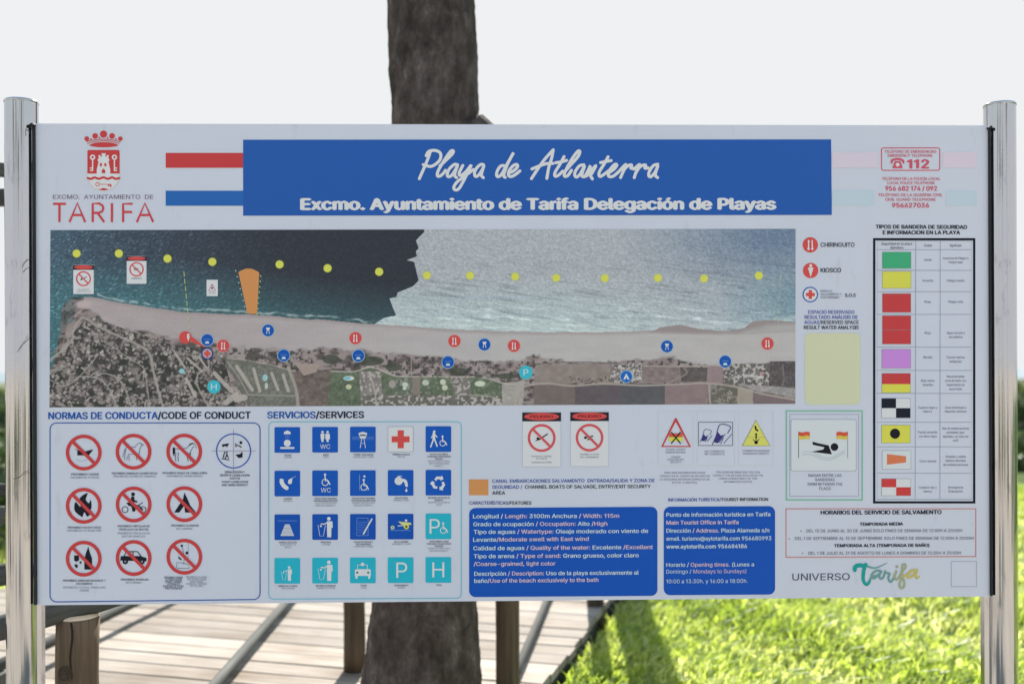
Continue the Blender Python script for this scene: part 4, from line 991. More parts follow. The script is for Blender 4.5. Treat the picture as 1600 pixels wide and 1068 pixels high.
# legend right of the map -------------------------------------------
P = Print('legend_symbol', 'red round restaurant symbol')
P.disc(1266, 382.5, 12, RED2, 1); fork(P, 1266, 382.5, 1.35); P.build(); P = Print('legend_symbol', 'red round kiosk symbol'); P.disc(1266.5, 422.5, 12, RED2, 1); P.disc(1266.5, 415, 2.4, WHT, 3, 12); P.poly([(1262, 418), (1271, 418), (1270, 421), (1266.5, 433), (1263, 421)], WHT, 3)
P.build(); P = Print('legend_symbol', 'blue ringed red cross symbol'); P.disc(1266, 460, 12.2, (52, 98, 172), 1); P.disc(1266, 460, 10.2, WHT, 2); P.rect(1259, 457.4, 1273, 462.6, RED2, 3); P.rect(1263.4, 453, 1268.6, 467, RED2, 3.4)
P.build(); P = Print('legend_lettering', None, 'stuff')
P.text('CHIRINGUITO', 1282, 1335, 385.6, 6.6, BKT, .012); P.text('KIOSCO', 1282, 1314, 425.3, 6.6, BKT, .018); P.text('S.O.S', 1320, 1337, 463.6, 5, BKT, .02)
for k, (s_, x_) in enumerate((('MÓDULO', 1300), ('SALVAMENTO Y', 1315), ('SOCORRISMO', 1311))): P.text(s_, 1282, x_, 456.3 + 4.9 * k, 3.4, SMALL, 0)
EB = (74, 86, 158)
P.text('ESPACIO RESERVADO', 1262.5, 1335, 490, 5.4, EB, .014); P.text('RESULTADO ANÁLISIS DE', 1257, 1340, 498, 5.4, EB, .014); P.text([('AGUAS/', EB), ('RESERVED SPACE', BKT)], 1256.5, 1341.5, 506, 5.4, None, .014); P.text('RESULT WATER ANALYSIS', 1256, 1341.5, 514, 5.4, BKT, .018); P.build()
P = Print('water_analysis_field'); P.rrect(1257.6, 520, 1344, 631.5, 8, (193, 196, 168)); P.build()

# flag table ---------------------------------------------------------
P = Print('flag_table'); P.text('TIPOS DE BANDERA DE SEGURIDAD', 1368, 1511, 357, 5.7, BKT, .03, y1=357.6); P.text('E INFORMACION EN LA PLAYA', 1379, 1500, 366, 5.7, BKT, .03)
P.frame(1364, 372, 1523.8, 786, 0, 3.6, (30, 34, 46), 1); TL_ = (142, 150, 168)
rows = [390, 422.3, 455.5, 491, 542, 578.4, 614.2, 659.2, 697.6, 738.6, 779.6]
for y in rows: P.rect(1370, y - .45, 1518, y + .45, TL_, 1)
for xt, xb in ((1430.8, 1429.8), (1469, 1468.4)): P.poly([(xt - .45, 376), (xt + .45, 376), (xb + .45, 779.6), (xb - .45, 779.6)], TL_, 1.4)
P.frame(1370.2, 376.5, 1517.8, 780, 0, .7, (176, 184, 200), .6)
P.text('Seguridad en la playa', 1377, 1425, 382.6, 3.8, BKT, .0); P.text('Bandera', 1391.5, 1411, 388.6, 3.8, BKT, .0); P.text('Color', 1443.5, 1456.5, 385.3, 3.8, BKT); P.text('Significado', 1484, 1502, 385.3, 3.8, BKT)
def cell(x, w_, y, s_): P.text(s_, x - w_ / 2, x + w_ / 2, y, 3.5, SMALL, 0)
for y, s_, w_ in ((407.5, 'Verde', 12), (440, 'Amarillo', 17), (473, 'Rojo', 10), (521.5, 'Rojo', 10), (559.5, 'Morado', 14), (596, 'Rojo sobre', 21), (602.5, 'amarillo', 16), (638, 'Cuadros negro y', 30), (644, 'blanco', 13), (676.5, 'Fondo amarillo', 30), (682.8, 'con disco negro', 28), (721.5, 'Cono naranja', 26), (762.5, 'Cuadros rojo y', 28), (768.6, 'blanco', 13)): cell(1449.5, w_, y, s_)
for y, s_, w_ in ((405, 'Ausencia de Peligro o', 40), (411.2, 'Peligro bajo', 22), (440, 'Peligro medio', 27), (473, 'Peligro alto', 23), (521.5, 'Agua cerrada a', 28), (527.8, 'uso público', 22), (559.5, 'Fauna marina', 28), (566, 'peligrosa', 18), (589.5, 'Recomendada', 27), (596, 'zona de baño con', 33), (602.5, 'supervisión de', 28), (609, 'socorristas', 20), (638, 'Zona destinada a', 33), (644, 'deportes náuticos', 34), (670.5, 'Uso de embarcaciones', 42), (676.8, 'prohibido (por', 28), (683, 'ejemplo, un tubo de', 40), (689.3, 'surf)', 8), (714.5, 'Entrada y salida', 31), (720.8, 'salidas naturales', 32), (727.2, 'de embarcaciones', 39), (762.5, 'Emergencia', 23), (768.6, 'Evacuación', 22)): cell(1493, w_, y, s_)
P.build()
def flag(label, x0, y0, x1, y1, fn):
    P = Print('flag_sample', label); P.rect(x0 - .5, y0 - .5, x1 + .5, y1 + .5, (120, 130, 140), 1); fn(P, x0, y0, x1, y1); P.build()
def solid(c): return lambda P, a, b, c_, d: P.rect(a, b, c_, d, c, 2)
FY = (204, 200, 84)
flag('green flag sample', 1378.8, 394, 1423, 419, solid((66, 160, 118))); flag('yellow flag sample', 1378.8, 424.2, 1423, 450, solid(FY)); flag('red flag sample', 1378.8, 458.8, 1422.8, 487.6, solid(RED))
flag('double red flag sample', 1378.8, 493.2, 1422.8, 537, lambda P, a, b, c, d: (P.rect(a, b, c, 515, RED, 2), P.rect(a, 515.6, c, d, RED, 2)))
flag('purple flag sample', 1378, 545.7, 1422.6, 574.6, solid((186, 130, 206)))
flag('red over yellow flag sample', 1378, 583.2, 1422.2, 613, lambda P, a, b, c, d: (P.rect(a, b, c, 599.7, RED, 2), P.rect(a, 599.7, c, d, FY, 2)))
def quad(c1): return lambda P, a, b, c, d: (P.rect(a, b, c, d, CARD, 2), P.rect(a, b, (a + c) / 2, (b + d) / 2, c1, 3), P.rect((a + c) / 2, (b + d) / 2, c, d, c1, 3))
flag('black and white quartered flag sample', 1377.5, 622.2, 1422, 652.2, quad((34, 38, 50))); flag('yellow flag sample with a black disc', 1377.5, 663.8, 1421.8, 691.4, lambda P, a, b, c, d: (P.rect(a, b, c, d, FY, 2), P.disc(1398.2, 677, 7.9, (34, 36, 44), 3)))
flag('orange windsock flag sample', 1378.5, 703.6, 1422.8, 732.3, lambda P, a, b, c, d: (P.rect(a, b, c, d, (196, 203, 218), 2), P.poly([(1385.6, 708.8), (1415.5, 712.2), (1415.5, 722), (1385.6, 725.4)], (204, 116, 84), 3)))
flag('red and white quartered flag sample', 1377.5, 747.6, 1422.6, 773.5, quad((190, 66, 68)))
# code of conduct ----------------------------------------------------
P = Print('conduct_lettering'); P.text([('NORMAS DE CONDUCTA', (40, 84, 160)), ('/CODE OF CONDUCT', (42, 48, 68))], 75.5, 392, 654.3, 10.4, None, .028, y1=653.4)
P.frame(77.5, 659.5, 407.2, 940.5, 11, 1.6, (50, 84, 158), skb=4); P.build()
def caption(P, x, w_, y, s_, c=(52, 58, 72), cap=3.1, b=.016): P.text(s_, x - w_ / 2, x + w_ / 2, y, cap, c, b)
def ban(label, x, y, fn, caps):
    P = Print('prohibition_sign', label); fn(P, x, y); nosign(P, x, y, 28, 5.4)
    for (dx, w_, yy, s_, b) in caps: caption(P, x + dx, w_, yy, s_, b=.012 if b else 0, c=(66, 72, 88) if b else (104, 110, 126))
    P.build()
def st(P, pts, w_=1.4, c=BLK, sm=False, lay=2.2): P.stroke(pts, w_, c, lay, sm)
def f_boat(P, x, y):
    P.poly([(x - 10, y - 3), (x + 3, y - 2), (x + 15, y - 5), (x + 8, y + 4), (x - 10, y + 4.5)], BLK, 2.2); st(P, [(x - 13, y - 5), (x - 8, y - 3)], .8); st(P, [(x - 12, y + 11), (x - 4, y + 14), (x + 6, y + 11)], .7, (150, 165, 190))
def f_dog(P, x, y):
    c = (88, 94, 112); st(P, [(x - 14, y + 12), (x - 13, y), (x - 11, y - 7), (x + 2, y - 7), (x + 6, y - 12), (x + 10, y - 14), (x + 16, y - 10), (x + 11, y - 8), (x + 9, y), (x + 8, y + 12)], .9, c); st(P, [(x - 11, y + 13), (x - 8, y + 4), (x + 4, y + 4), (x + 5, y + 13)], .9, c); st(P, [(x - 7, y + 6), (x - 7, y + 14)], .9, c); st(P, [(x - 13, y - 5), (x - 17, y + 8)], .8, c); P.disc(x + 13, y - 11, 1, BLK, 2.4, 8)
def f_horse(P, x, y):
    c = (74, 80, 98); P.poly([(x - 18, y - 6), (x - 15, y - 7), (x - 14, y), (x - 16, y + 8), (x - 18, y + 2)], BLK, 2.2); st(P, [(x - 14, y - 4), (x - 4, y - 4), (x + 5, y - 6), (x + 9, y - 12), (x + 16, y - 12), (x + 20, y - 5), (x + 14, y - 8), (x + 10, y), (x + 8, y + 4)], .9, c); P.poly([(x + 5, y - 7), (x + 10, y - 13), (x + 16, y - 14), (x + 11, y - 11)], BLK, 2.4)
    for dx in (-13, -9, 6, 10): st(P, [(x + dx, y + 2), (x + dx - 1, y + 9), (x + dx, y + 15)], 1., c)
def f_fire(P, x, y):
    P.poly(spline([(x - 2, y + 18), (x - 14, y + 8), (x - 13, y - 6), (x - 5, y + 2), (x - 6, y - 12), (x + 6, y - 20), (x + 3, y - 10), (x + 8, y - 4), (x + 11, y - 9), (x + 12, y + 3), (x + 8, y + 10), (x + 13, y + 8), (x + 6, y + 17), (x + 1, y + 10), (x - 2, y + 18)], 4)[:-1], BLK, 2.2)
def f_moto(P, x, y):
    for dx in (-13.5, 14.5): P.ring(x + dx, y + 8, 5.2, 1.1, BLK, 2.2, 20)
    P.disc(x - 1, y - 16, 2.9, BLK, 2.2, 14); P.poly([(x - 6, y - 4), (x - 3, y - 13), (x + 1, y - 12), (x + 1, y - 7), (x + 6, y - 5), (x + 6, y - 3), (x - 1, y - 4), (x - 3, y), (x + 4, y + 4), (x + 2, y + 11), (x - 2, y + 11), (x - 3, y + 4), (x - 12, y - 2)], BLK, 2.2); st(P, [(x - 8, y + 1), (x + 8, y + 2), (x + 14, y + 8)], 2); st(P, [(x + 8, y + 1), (x + 14, y - 3)], 1.2)
def f_tent(P, x, y): P.poly([(x - 16, y + 13), (x - 2, y - 8), (x, y - 18), (x + 4, y - 10), (x + 9, y + 2), (x + 18, y + 13), (x + 1, y + 13), (x, y + 2), (x - 8, y + 13)], BLK, 2.2)
def f_litter(P, x, y):
    P.poly([(x + 1, y + 17), (x + 1, y), (x + 3, y - 7), (x + 7, y - 19), (x + 10, y - 8), (x + 13, y), (x + 13, y + 17)], BLK, 2.2); P.poly([(x - 15, y - 5), (x - 8, y - 5), (x - 7, y + 2), (x - 11, y + 5), (x - 15, y + 3)], BLK, 2.2); P.disc(x - 5, y + 6, 1.8, BLK, 2.2, 10); P.poly([(x - 15, y + 9), (x - 10, y + 9), (x - 9, y + 13), (x - 12, y + 15)], BLK, 2.2)
def f_car(P, x, y):
    P.poly([(x - 21, y + 4), (x - 20, y - 3), (x - 14, y - 3), (x + 10, y - 3), (x + 20, y), (x + 20, y + 5)], BLK, 2.2); st(P, [(x - 15, y - 2), (x - 12, y - 10), (x + 6, y - 10), (x + 12, y - 2)], 1.5); st(P, [(x - 1, y - 10), (x - 1, y - 2)], 1.2)
    for dx in (-13, 13): P.disc(x + dx, y + 5.5, 4.3, BLK, 2.6, 20); P.disc(x + dx, y + 5.5, 1.7, (120, 128, 144), 3, 12)
def f_plant(P, x, y):
    c = (110, 118, 140); P.disc(x - 4, y - 17, 2, BLK, 2.2, 8); P.disc(x + 4, y - 6, 2.4, BLK, 2.2, 8); st(P, [(x - 3, y - 14), (x, y), (x - 1, y + 12)], .8, c); P.poly([(x - 10, y - 1), (x - 5, y + 3), (x - 4, y + 6), (x - 9, y + 3)], BLK, 2.2); P.poly([(x, y + 5), (x + 2, y - 2), (x + 3, y + 3)], BLK, 2.2); st(P, [(x - 12, y + 17), (x - 12, y + 9), (x - 2, y + 10), (x + 6, y + 12), (x + 8, y + 18), (x - 11, y + 18)], 1, c); st(P, [(x + 6, y - 22), (x + 6, y + 10)], .5, c)
ban('crossed out boat', 131, 706.5, f_boat, [(2, 43, 742, 'PROHIBIDO VARAR', 1), (2, 45, 747, 'PROHIBITED STRAND', 0)])
ban('crossed out dog', 208.8, 705.2, f_dog, [(1.5, 71, 740.5, 'PROHIBIDO ANIMALES DOMÉSTICOS', 1), (1.5, 66, 745.2, 'PROHIBITED DOMESTIC ANIMALS', 0)])
ban('crossed out horse', 288, 705, f_horse, [(1, 70, 740, 'PROHIBIDO PASEO DE CABALLERÍAS', 1), (1, 56, 744.8, 'PROHIBITED HORSE RIDING', 0)])
ban('crossed out fire', 131, 789.5, f_fire, [(1, 52, 825, 'PROHIBIDO HACER FUEGO', 1), (1, 53, 829.8, 'PROHIBITED TO MAKE FIRE', 0)])
ban('crossed out motorcyclist', 209, 787.5, f_moto, [(0, 50, 822.8, 'PROHIBIDO CIRCULAR DE', 1), (0, 46, 828, 'VEHÍCULOS DE MOTOR', 1), (0, 50, 834, 'PROHIBITED CIRCULATION', 0), (0, 36, 838.8, 'MOTOR VEHICLES', 0)])
ban('crossed out tent', 288.2, 787, f_tent, [(1, 43, 822, 'PROHIBIDO ACAMPAR', 1), (0, 25, 827, 'NO CAMPING', 0)])
ban('crossed out bottle and rubbish', 131, 872, f_litter, [(1, 67, 907.8, 'PROHIBIDO ARROJAR BASURAS Y', 1), (1, 25, 912.7, 'ESCOMBROS', 1), (1, 66, 918.5, 'PROHIBITED TO PULL TRASH AND', 0), (1, 14, 923.2, 'DEBRIS', 0)])
ban('crossed out car', 209, 871, f_car, [(1.5, 43, 906.2, 'PROHIBIDO APARCAR', 1), (0, 24, 911, 'NO PARKING', 0)])
ban('crossed out plant', 288.2, 869, f_plant, [(-17, 29, 903, 'PROHIBIDO DAÑAR', 1), (-17, 26, 906.3, 'LA VEGETACIÓN', 1), (-17, 26, 909.7, 'DUNAR Y ARENAS', 1), (-17, 20, 913.2, 'LITORALES', 1), (-17, 32, 916.6, 'ESPECIES DE FLORA', 1), (-17, 26, 920, 'PROTEGIDAS', 1), (19, 32, 902.5, 'PROHIBITED TO HARM', 0), (19, 30, 906, 'THE VEGETATION', 0), (19, 20, 909.4, 'AND SAND', 0), (19, 32, 912.8, 'COASTAL SPECIES', 0), (19, 20, 916.2, 'OF FLORA', 0)])
P = Print('seasonal_notice', 'blue ringed circle with four small figures'); P.ring(365, 704, 27.5, 1.9, (44, 84, 164)); P.rect(364.6, 670, 365.3, 736, (140, 120, 150), 2); P.rect(331, 703.7, 400, 704.4, (140, 120, 150), 2.5)
for dx, dy, k in ((-13, -9, 0), (8, -10, 1), (-13, 7, 2), (8, 6, 3)):
    x, y = 365 + dx, 704 + dy
    if k == 0: P.poly([(x - 5, y - 1), (x + 1, y - 2), (x + 6, y - 3), (x + 3, y + 3), (x, y + 1), (x - 4, y + 3)], BLK, 3)
    if k == 1: P.disc(x + 3.5, y - 3, 2.3, BLK, 3, 12); P.stroke([(x - 5, y + 3), (x - 1, y + 1), (x + 4, y + 4)], 1.6, BLK, 3); P.disc(x - 4.5, y - .5, 1.3, BLK, 3, 8)
    if k == 2: P.stroke([(x - 5, y + 5), (x + 6, y + 7)], 1.4, BLK, 3); P.stroke([(x - 3, y + 3), (x - 1, y - 5), (x + 3, y - 6), (x + 2, y + 1), (x, y + 4)], 1.6, BLK, 3); P.stroke([(x + 3, y - 1), (x + 5, y + 4)], 1.3, BLK, 3)
    if k == 3: P.poly([(x - 5, y), (x + 2, y - 1), (x + 6, y - 5), (x + 6, y + 4), (x, y + 5)], BLK, 3)
for w_, yy, s_ in ((32, 738.5, 'SEÑALIZACIÓN Y'), (46, 743.5, 'RESPETE LEGISLACIÓN'), (16, 748.3, 'COSTAS'), (41, 753.8, 'COAST LEGISLATION'), (41, 758.7, 'AND SIGNS RESPECT')): caption(P, 367, w_, yy, s_)
P.build()

# services -----------------------------------------------------------
P = Print('services_lettering'); P.text([('SERVICIOS', (44, 86, 160)), ('/SERVICES', (42, 48, 68))], 417.5, 569, 653, 10, None, .028, y1=652.4); P.frame(419.3, 657.8, 721.5, 936, 8, 1.4, (104, 176, 196), skb=1.5); P.build()
def man(P, x, y, s, c=WHT, lay=3):
    P.disc(x, y - 13 * s, 2.9 * s, c, lay, 14); P.poly([(x - 3 * s, y - 9 * s), (x + 5.5 * s, y - 9 * s), (x + 6 * s, y + 1 * s), (x + 4 * s, y + 1 * s), (x + 3.6 * s, y + 16 * s), (x - 2.6 * s, y + 16 * s), (x - 3 * s, y)], c, lay); P.stroke([(x - 2 * s, y - 7.6 * s), (x - 7 * s, y - 4.5 * s), (x - 12 * s, y - 5 * s)], 1.7 * s, c, lay + .3)
    P.stroke([(x - 17 * s, y - 3 * s), (x - 14 * s, y + 14 * s), (x - 8.5 * s, y + 14 * s), (x - 5.5 * s, y - 3 * s)], .7 * s, c, lay); P.disc(x - 12.5 * s, y - 1.5 * s, 1.6 * s, c, lay + .5, 8)
def wheel(P, x, y, s, c=WHT, lay=3):
    P.disc(x, y - 9 * s, 1.9 * s, c, lay, 12); P.stroke([(x, y - 6.5 * s), (x + .5 * s, y + .5 * s), (x + 5 * s, y + .8 * s), (x + 7.5 * s, y + 6 * s)], 1.9 * s, c, lay + .2); P.ring(x + .2 * s, y + 3 * s, 5.6 * s, 1.3 * s, c, lay, 24)
def tile(label, col_, row, base, fn, caps):
    x = 449 + 59 * col_; y = [686.8, 754.8, 823, 891][row] - .35 * col_
    P = Print('service_sign', label)
    if base is None: P.rrect(x - 20, y - 20, x + 20, y + 20, 2, (150, 158, 176), 1); P.rrect(x - 19.2, y - 19.2, x + 19.2, y + 19.2, 1.6, (204, 208, 222), 1.8)
    else: P.rrect(x - 20, y - 20, x + 20, y + 20, 1.9, base, 1.6)
    fn(P, x, y)
    yy = y + 25
    for s_, w_, b in caps: caption(P, x + 1, w_, yy, s_, b=.012 if b else 0, c=(66, 72, 88) if b else (108, 114, 130), cap=2.5); yy += 3.6 if b else 3.8
    P.build()
def t_shower(P, x, y): P.poly([(x - 5.5, y - 9), (x - 5, y - 12.5), (x, y - 15), (x + 5, y - 12.5), (x + 5.5, y - 9)], WHT, 3); P.disc(x, y + 5, 5.4, WHT, 3); P.rrect(x - 11, y + 11, x + 11, y + 14, 1, WHT, 3); [st(P, [(x + d, y - 8), (x + d * 1.6, y - 2)], .5, (120, 140, 200), lay=3) for d in (-2, 0, 2)]
def t_wc(P, x, y):
    for d, k in ((-4, 0), (4, 1)):
        P.disc(x + d, y - 12, 2, WHT, 3, 12); P.poly([(x + d - 3.2, y - 9.5), (x + d + 3.2, y - 9.5), (x + d + (3.8 if k else 2.6), y - 1), (x + d + 2, y - 1), (x + d + 1.6, y + 3.5), (x + d - 1.6, y + 3.5), (x + d - 2, y - 1), (x + d - (3.8 if k else 2.6), y - 1)], WHT, 3)
    P.text('WC', x - 7.5, x + 8, y + 14, 6.8, WHT, -.012, 3)
def t_tower(P, x, y):
    for d in (-4, -2, 0): P.rect(x - 17, y + d - .2, x + 17, y + d + .2, (120, 150, 205), 2.4)
    P.poly([(x - 7, y - 10), (x, y - 12), (x + 7, y - 10), (x + 4, y - 1.5), (x - 4, y - 1.5)], WHT, 3); P.rect(x - 4.5, y - 7.6, x + 4.5, y - 5.6, (60, 70, 90), 4); st(P, [(x - 1.8, y - 1), (x - 4, y + 13)], 1, WHT, lay=3); st(P, [(x + 1.8, y - 1), (x + 4, y + 13)], 1, WHT, lay=3); st(P, [(x - 3, y + 6), (x + 3, y + 6)], .6, WHT, lay=3)
def t_cross(P, x, y): P.rect(x - 14, y - 4.6, x + 14, y + 4.8, RED2, 3); P.rect(x - 4.6, y - 14, x + 5, y + 14, RED2, 3.5)
def t_walk(P, x, y):
    P.disc(x - 6.5, y - 11.5, 2.1, WHT, 3, 12); st(P, [(x - 7, y - 8), (x - 7, y)], 4.4, WHT, lay=3); st(P, [(x - 7.5, y), (x - 12, y + 12)], 2.2, WHT, lay=3.3); st(P, [(x - 6, y), (x - 2, y + 11)], 2.2, WHT, lay=3.3); st(P, [(x - 7, y - 8), (x - 11, y - 2)], 1.6, WHT, lay=3.6); st(P, [(x - 6, y - 8), (x - 2, y - 3)], 1.6, WHT, lay=3.6); wheel(P, x + 6.5, y + 3.8, .88)
def t_foot(P, x, y): st(P, [(x - 9, y - 3), (x - 6, y + 3), (x - 1, y + 7)], 6.5, WHT, True, 3); [P.disc(x - 11 + d * 1.6, y - 7 + abs(d - 1) * .6, 1.0, WHT, 3, 8) for d in range(4)]; P.poly([(x + 1, y - 1), (x + 2, y - 6), (x + 8, y - 9), (x + 7, y), (x + 3, y + 1)], WHT, 3); st(P, [(x + 8, y - 9), (x + 13, y - 11)], .5, WHT, lay=3)
def t_wheelwc(P, x, y): wheel(P, x, y - 4.5, 1.0); P.text('WC', x - 6.5, x + 9, y + 14, 6.8, WHT, -.012, 3)
def t_wshower(P, x, y): wheel(P, x + 1.5, y + 3.5, .95); P.disc(x + 2.5, y - 10.5, 1.8, WHT, 3, 8); st(P, [(x - 5, y - 13), (x - 5, y + 11), (x + 10, y + 11)], .5, (150, 180, 220), lay=3)
def t_tap(P, x, y): P.disc(x - 3, y - 3, 6.4, WHT, 3); P.rect(x - 5, y - 11, x + 2, y - 10, WHT, 3); st(P, [(x - 2, y - 10), (x - 2, y - 6)], 1, WHT, lay=3.3); st(P, [(x, y - 4.5), (x + 7, y - 3), (x + 9.3, y + 4)], 4.6, WHT, True, 3.4); P.poly([(x + 9, y + 8), (x + 11.2, y + 12.5), (x + 9, y + 14.5), (x + 6.8, y + 12.5)], WHT, 3)
def t_recycle(P, x, y):
    for k in range(3):
        a = R(120 * k - 90); c, s = math.cos(a), math.sin(a); f = lambda u, v: (x + u * c - v * s, y + 1 + u * s + v * c)
        P.poly([f(6, -6.5), f(10.5, -3), f(10.5, 4), f(12, 6), f(6.5, 8), f(3.8, 3), f(6, 3.4), f(6.4, -1.5), f(3.5, -3.5)], WHT, 3)
def t_ramp(P, x, y):
    P.rect(x - 15, y - 10.6, x + 15, y - 9.6, (90, 130, 200), 3)
    for k in range(9): h0 = -4.5 + k * 2.05; w0 = 3.6 + k * .82; P.poly([(x - w0, y + h0), (x + w0, y + h0), (x + w0 + .6, y + h0 + 1.5), (x - w0 - .6, y + h0 + 1.5)], WHT, 3)
def t_bin(P, x, y): man(P, x + 6, y, 1.0)
def t_bins(P, x, y): man(P, x + 3, y + 4, .72)
def t_form(P, x, y):
    P.frame(x - 9.5, y - 14, x + 8.5, y + 14, 1, .6, (120, 150, 205), 2.5); st(P, [(x + 14, y - 12), (x + 1, y + 11)], 2.3, WHT, lay=4)
    for k in range(7): P.rect(x - 7, y - 8 + k * 2.8, x + 6, y - 7.5 + k * 2.8, (100, 140, 205), 3)
def t_chair(P, x, y):
    P.disc(x - 12.5, y + 1.5, 3, (190, 200, 150), 3, 14); P.disc(x + 9, y, 4.2, FY, 3, 16); P.disc(x + 9, y, 2, (60, 90, 60), 4, 10); P.disc(x - 12.5, y + 1.5, 1.2, (40, 80, 160), 4, 8); P.poly([(x - 4, y - 8), (x + 16, y - 6), (x + 17, y - 3), (x + 2, y - 3)], (210, 205, 130), 3.5); P.disc(x + 8.5, y - 9.5, 2, WHT, 3.5, 10); st(P, [(x - 4, y - 1), (x + 6, y - 2)], 1.2, WHT, lay=3.8); st(P, [(x - 16, y + 6), (x + 15, y + 6)], .6, (120, 160, 210), lay=3)
def t_pw(P, x, y): P.text('P', x - 14, x + 2.5, y + 11.5, 23, WHT, .004, 3); wheel(P, x + 7.5, y + 3.5, .92)
def t_taxi(P, x, y):
    P.poly([(x - 12.5, y), (x - 11, y - 2), (x + 11, y - 2), (x + 12.5, y), (x + 12.5, y + 7), (x + 11, y + 13), (x + 8.5, y + 13), (x + 8, y + 8.5), (x - 8, y + 8.5), (x - 8.5, y + 13), (x - 11, y + 13), (x - 12.5, y + 7)], WHT, 3); P.frame(x - 8.5, y - 9, x + 7.5, y - 1, 1, .8, WHT, 3.3); P.disc(x - .5, y - 9.5, 2.8, WHT, 3.6, 12)
    for d in (-8.8, 8.4): P.disc(x + d, y + 3.4, 1.8, (46, 120, 110), 4, 12)
tile('shower sign', 0, 0, BLU, t_shower, [('DUCHAS', 11, 1), ('SHOWERS', 12, 0)]); tile('toilets sign', 1, 0, BLU, t_wc, [('ASEOS', 9, 1), ('TOILETS', 9, 0)])
tile('watchtower sign', 2, 0, BLU, t_tower, [('TORRE VIGILANCIA', 31, 1), ('SURVEILLANCE TOWER', 32, 0)]); tile('red cross first aid sign', 3, 0, None, t_cross, [('PRIMEROS AUXILIOS', 27, 1), ('FIRST AID', 12, 0)])
tile('accessible walkway sign', 4, 0, BLU, t_walk, [('PLAYA ACCESIBLE', 28, 1), ('A PERSONAS CON MOVILIDAD', 37, 1), ('REDUCIDA', 12, 1), ('BEACH ACCESSIBLE TO PEOPLE', 34, 0), ('WITH REDUCED', 32, 0), ('MOBILITY', 14, 0)])
tile('footbath sign', 0, 1, BLU, t_foot, [('LAVAPIÉS', 13, 1), ('FOOTBATH', 14, 0)]); tile('accessible toilets sign', 1, 1, BLU, t_wheelwc, [('ASEOS PARA PERSONAS', 35, 1), ('CON MOVILIDAD REDUCIDA', 38, 1), ('TOILETS FOR PEOPLE WITH', 34, 0), ('REDUCED MOBILITY', 31, 0)])
tile('accessible shower sign', 2, 1, BLU, t_wshower, [('DUCHAS PARA PERSONAS', 36, 1), ('CON MOVILIDAD REDUCIDA', 38, 1), ('SHOWERS FOR PEOPLE WITH', 35, 0), ('REDUCED MOBILITY', 30, 0)]); tile('drinking water tap sign', 3, 1, BLU, t_tap, [('AGUA POTABLE', 21, 1), ('DRINKING WATER', 23, 0)])
tile('recycling sign', 4, 1, BLU, t_recycle, [('RECOGIDA SELECTIVA DE', 34, 1), ('RESIDUOS', 13, 1), ('SELECTIVE COLLECTION OF', 34, 0), ('WASTE', 9, 0)]); tile('wooden walkway sign', 0, 2, (18, 78, 166), t_ramp, [('PASARELA DE ACCESO', 28, 1), ('WALKWAY ACCESS TO THE', 25, 0), ('BEACH', 10, 0)])
tile('litter bin sign', 1, 2, (18, 78, 166), t_bin, [('PAPELERAS', 16, 1), ('LITTER BIN', 13, 0)]); tile('complaint form sign', 2, 2, (18, 78, 166), t_form, [('HOJAS DE QUEJAS Y', 30, 1), ('RECLAMACIONES', 23, 1), ('COMPLAINT FORMS', 30, 0)])
tile('amphibious chair sign', 3, 2, (18, 78, 166), t_chair, [('SILLA ANFIBIA', 22, 1), ('AMPHIBIOUS CHAIR', 29, 0)]); tile('disabled parking sign', 4, 2, TEAL, t_pw, [('APARCAMIENTO PARA', 30, 1), ('PERSONAS CON MOVILIDAD', 38, 1), ('REDUCIDA', 13, 1), ('PARKING FOR PEOPLE WITH', 35, 0), ('REDUCED MOBILITY', 29, 0)])
tile('small turquoise litter sign', 0, 3, TEAL, t_bins, [('LIMPIEZA DE LA ARENA', 30, 1), ('SAND CLEANING', 21, 0)]); tile('turquoise litter sign', 1, 3, TEAL, t_bin, [('RECOGIDA DE RESIDUOS', 31, 1), ('GARBAGE COLLECTION', 29, 0)]); tile('taxi sign', 2, 3, TEAL, t_taxi, [('TAXIS', 10, 1), ('TAXIS', 9, 0)])
tile('parking sign', 3, 3, TEAL, lambda P, x, y: P.text('P', x - 7, x + 10.5, y + 12, 24, WHT, .004, 3), [('APARCAMIENTO', 22, 1), ('PARKING', 12, 0)]); tile('hotel sign', 4, 3, TEAL, lambda P, x, y: P.text('H', x - 9.6, x + 9.4, y + 11.5, 23.5, WHT, .004, 3), [('HOTEL', 9, 1)])

# danger notices, channel, texts -------------------------------------
danger('danger_notice', 816, 642.8, 876.6, 729, diver, [('PELIGROSO TIRARSE', .26, .82), ('DE CABEZA', .14, .86), ('DANGEROUS DIVING', .26, .93)], 2.3, 2)
danger('danger_notice', 891, 642.3, 951.2, 728.6, swim2, [('PROHIBIDO EL BAÑO', .25, .79), ('NO SWIMMING', .24, .84)], 2.3, 2)
P = Print('channel_colour_square'); P.rect(732.7, 748.4, 763, 773, ORG, 1); P.build(); P = Print('channel_lettering'); B2 = (62, 84, 154)
P.text('CANAL EMBARCACIONES SALVAMENTO  ENTRADA/SALIDA Y ZONA DE', 769, 1023, 753.6, 5.2, B2, .016, y1=752.6); P.text([('SEGURIDAD /  ', B2), ('CHANNEL BOATS OF SALVAGE, ENTRY/EXIT SECURITY', BKT)], 769, 1016.5, 763, 5.2, None, .016, y1=761.8); P.text('AREA', 769, 789.3, 772, 5.2, BKT, .016)
P.text([('CARACTERÍSTICAS/', (74, 88, 140)), ('FEATURES', BKT)], 733.3, 830.4, 787.6, 5, None, .022); P.text([('INFORMACIÓN TURÍSTICA/', B2), ('TOURIST INFORMATION', BKT)], 1044, 1200, 782.8, 4.8, None, .02, y1=781.8); P.build()
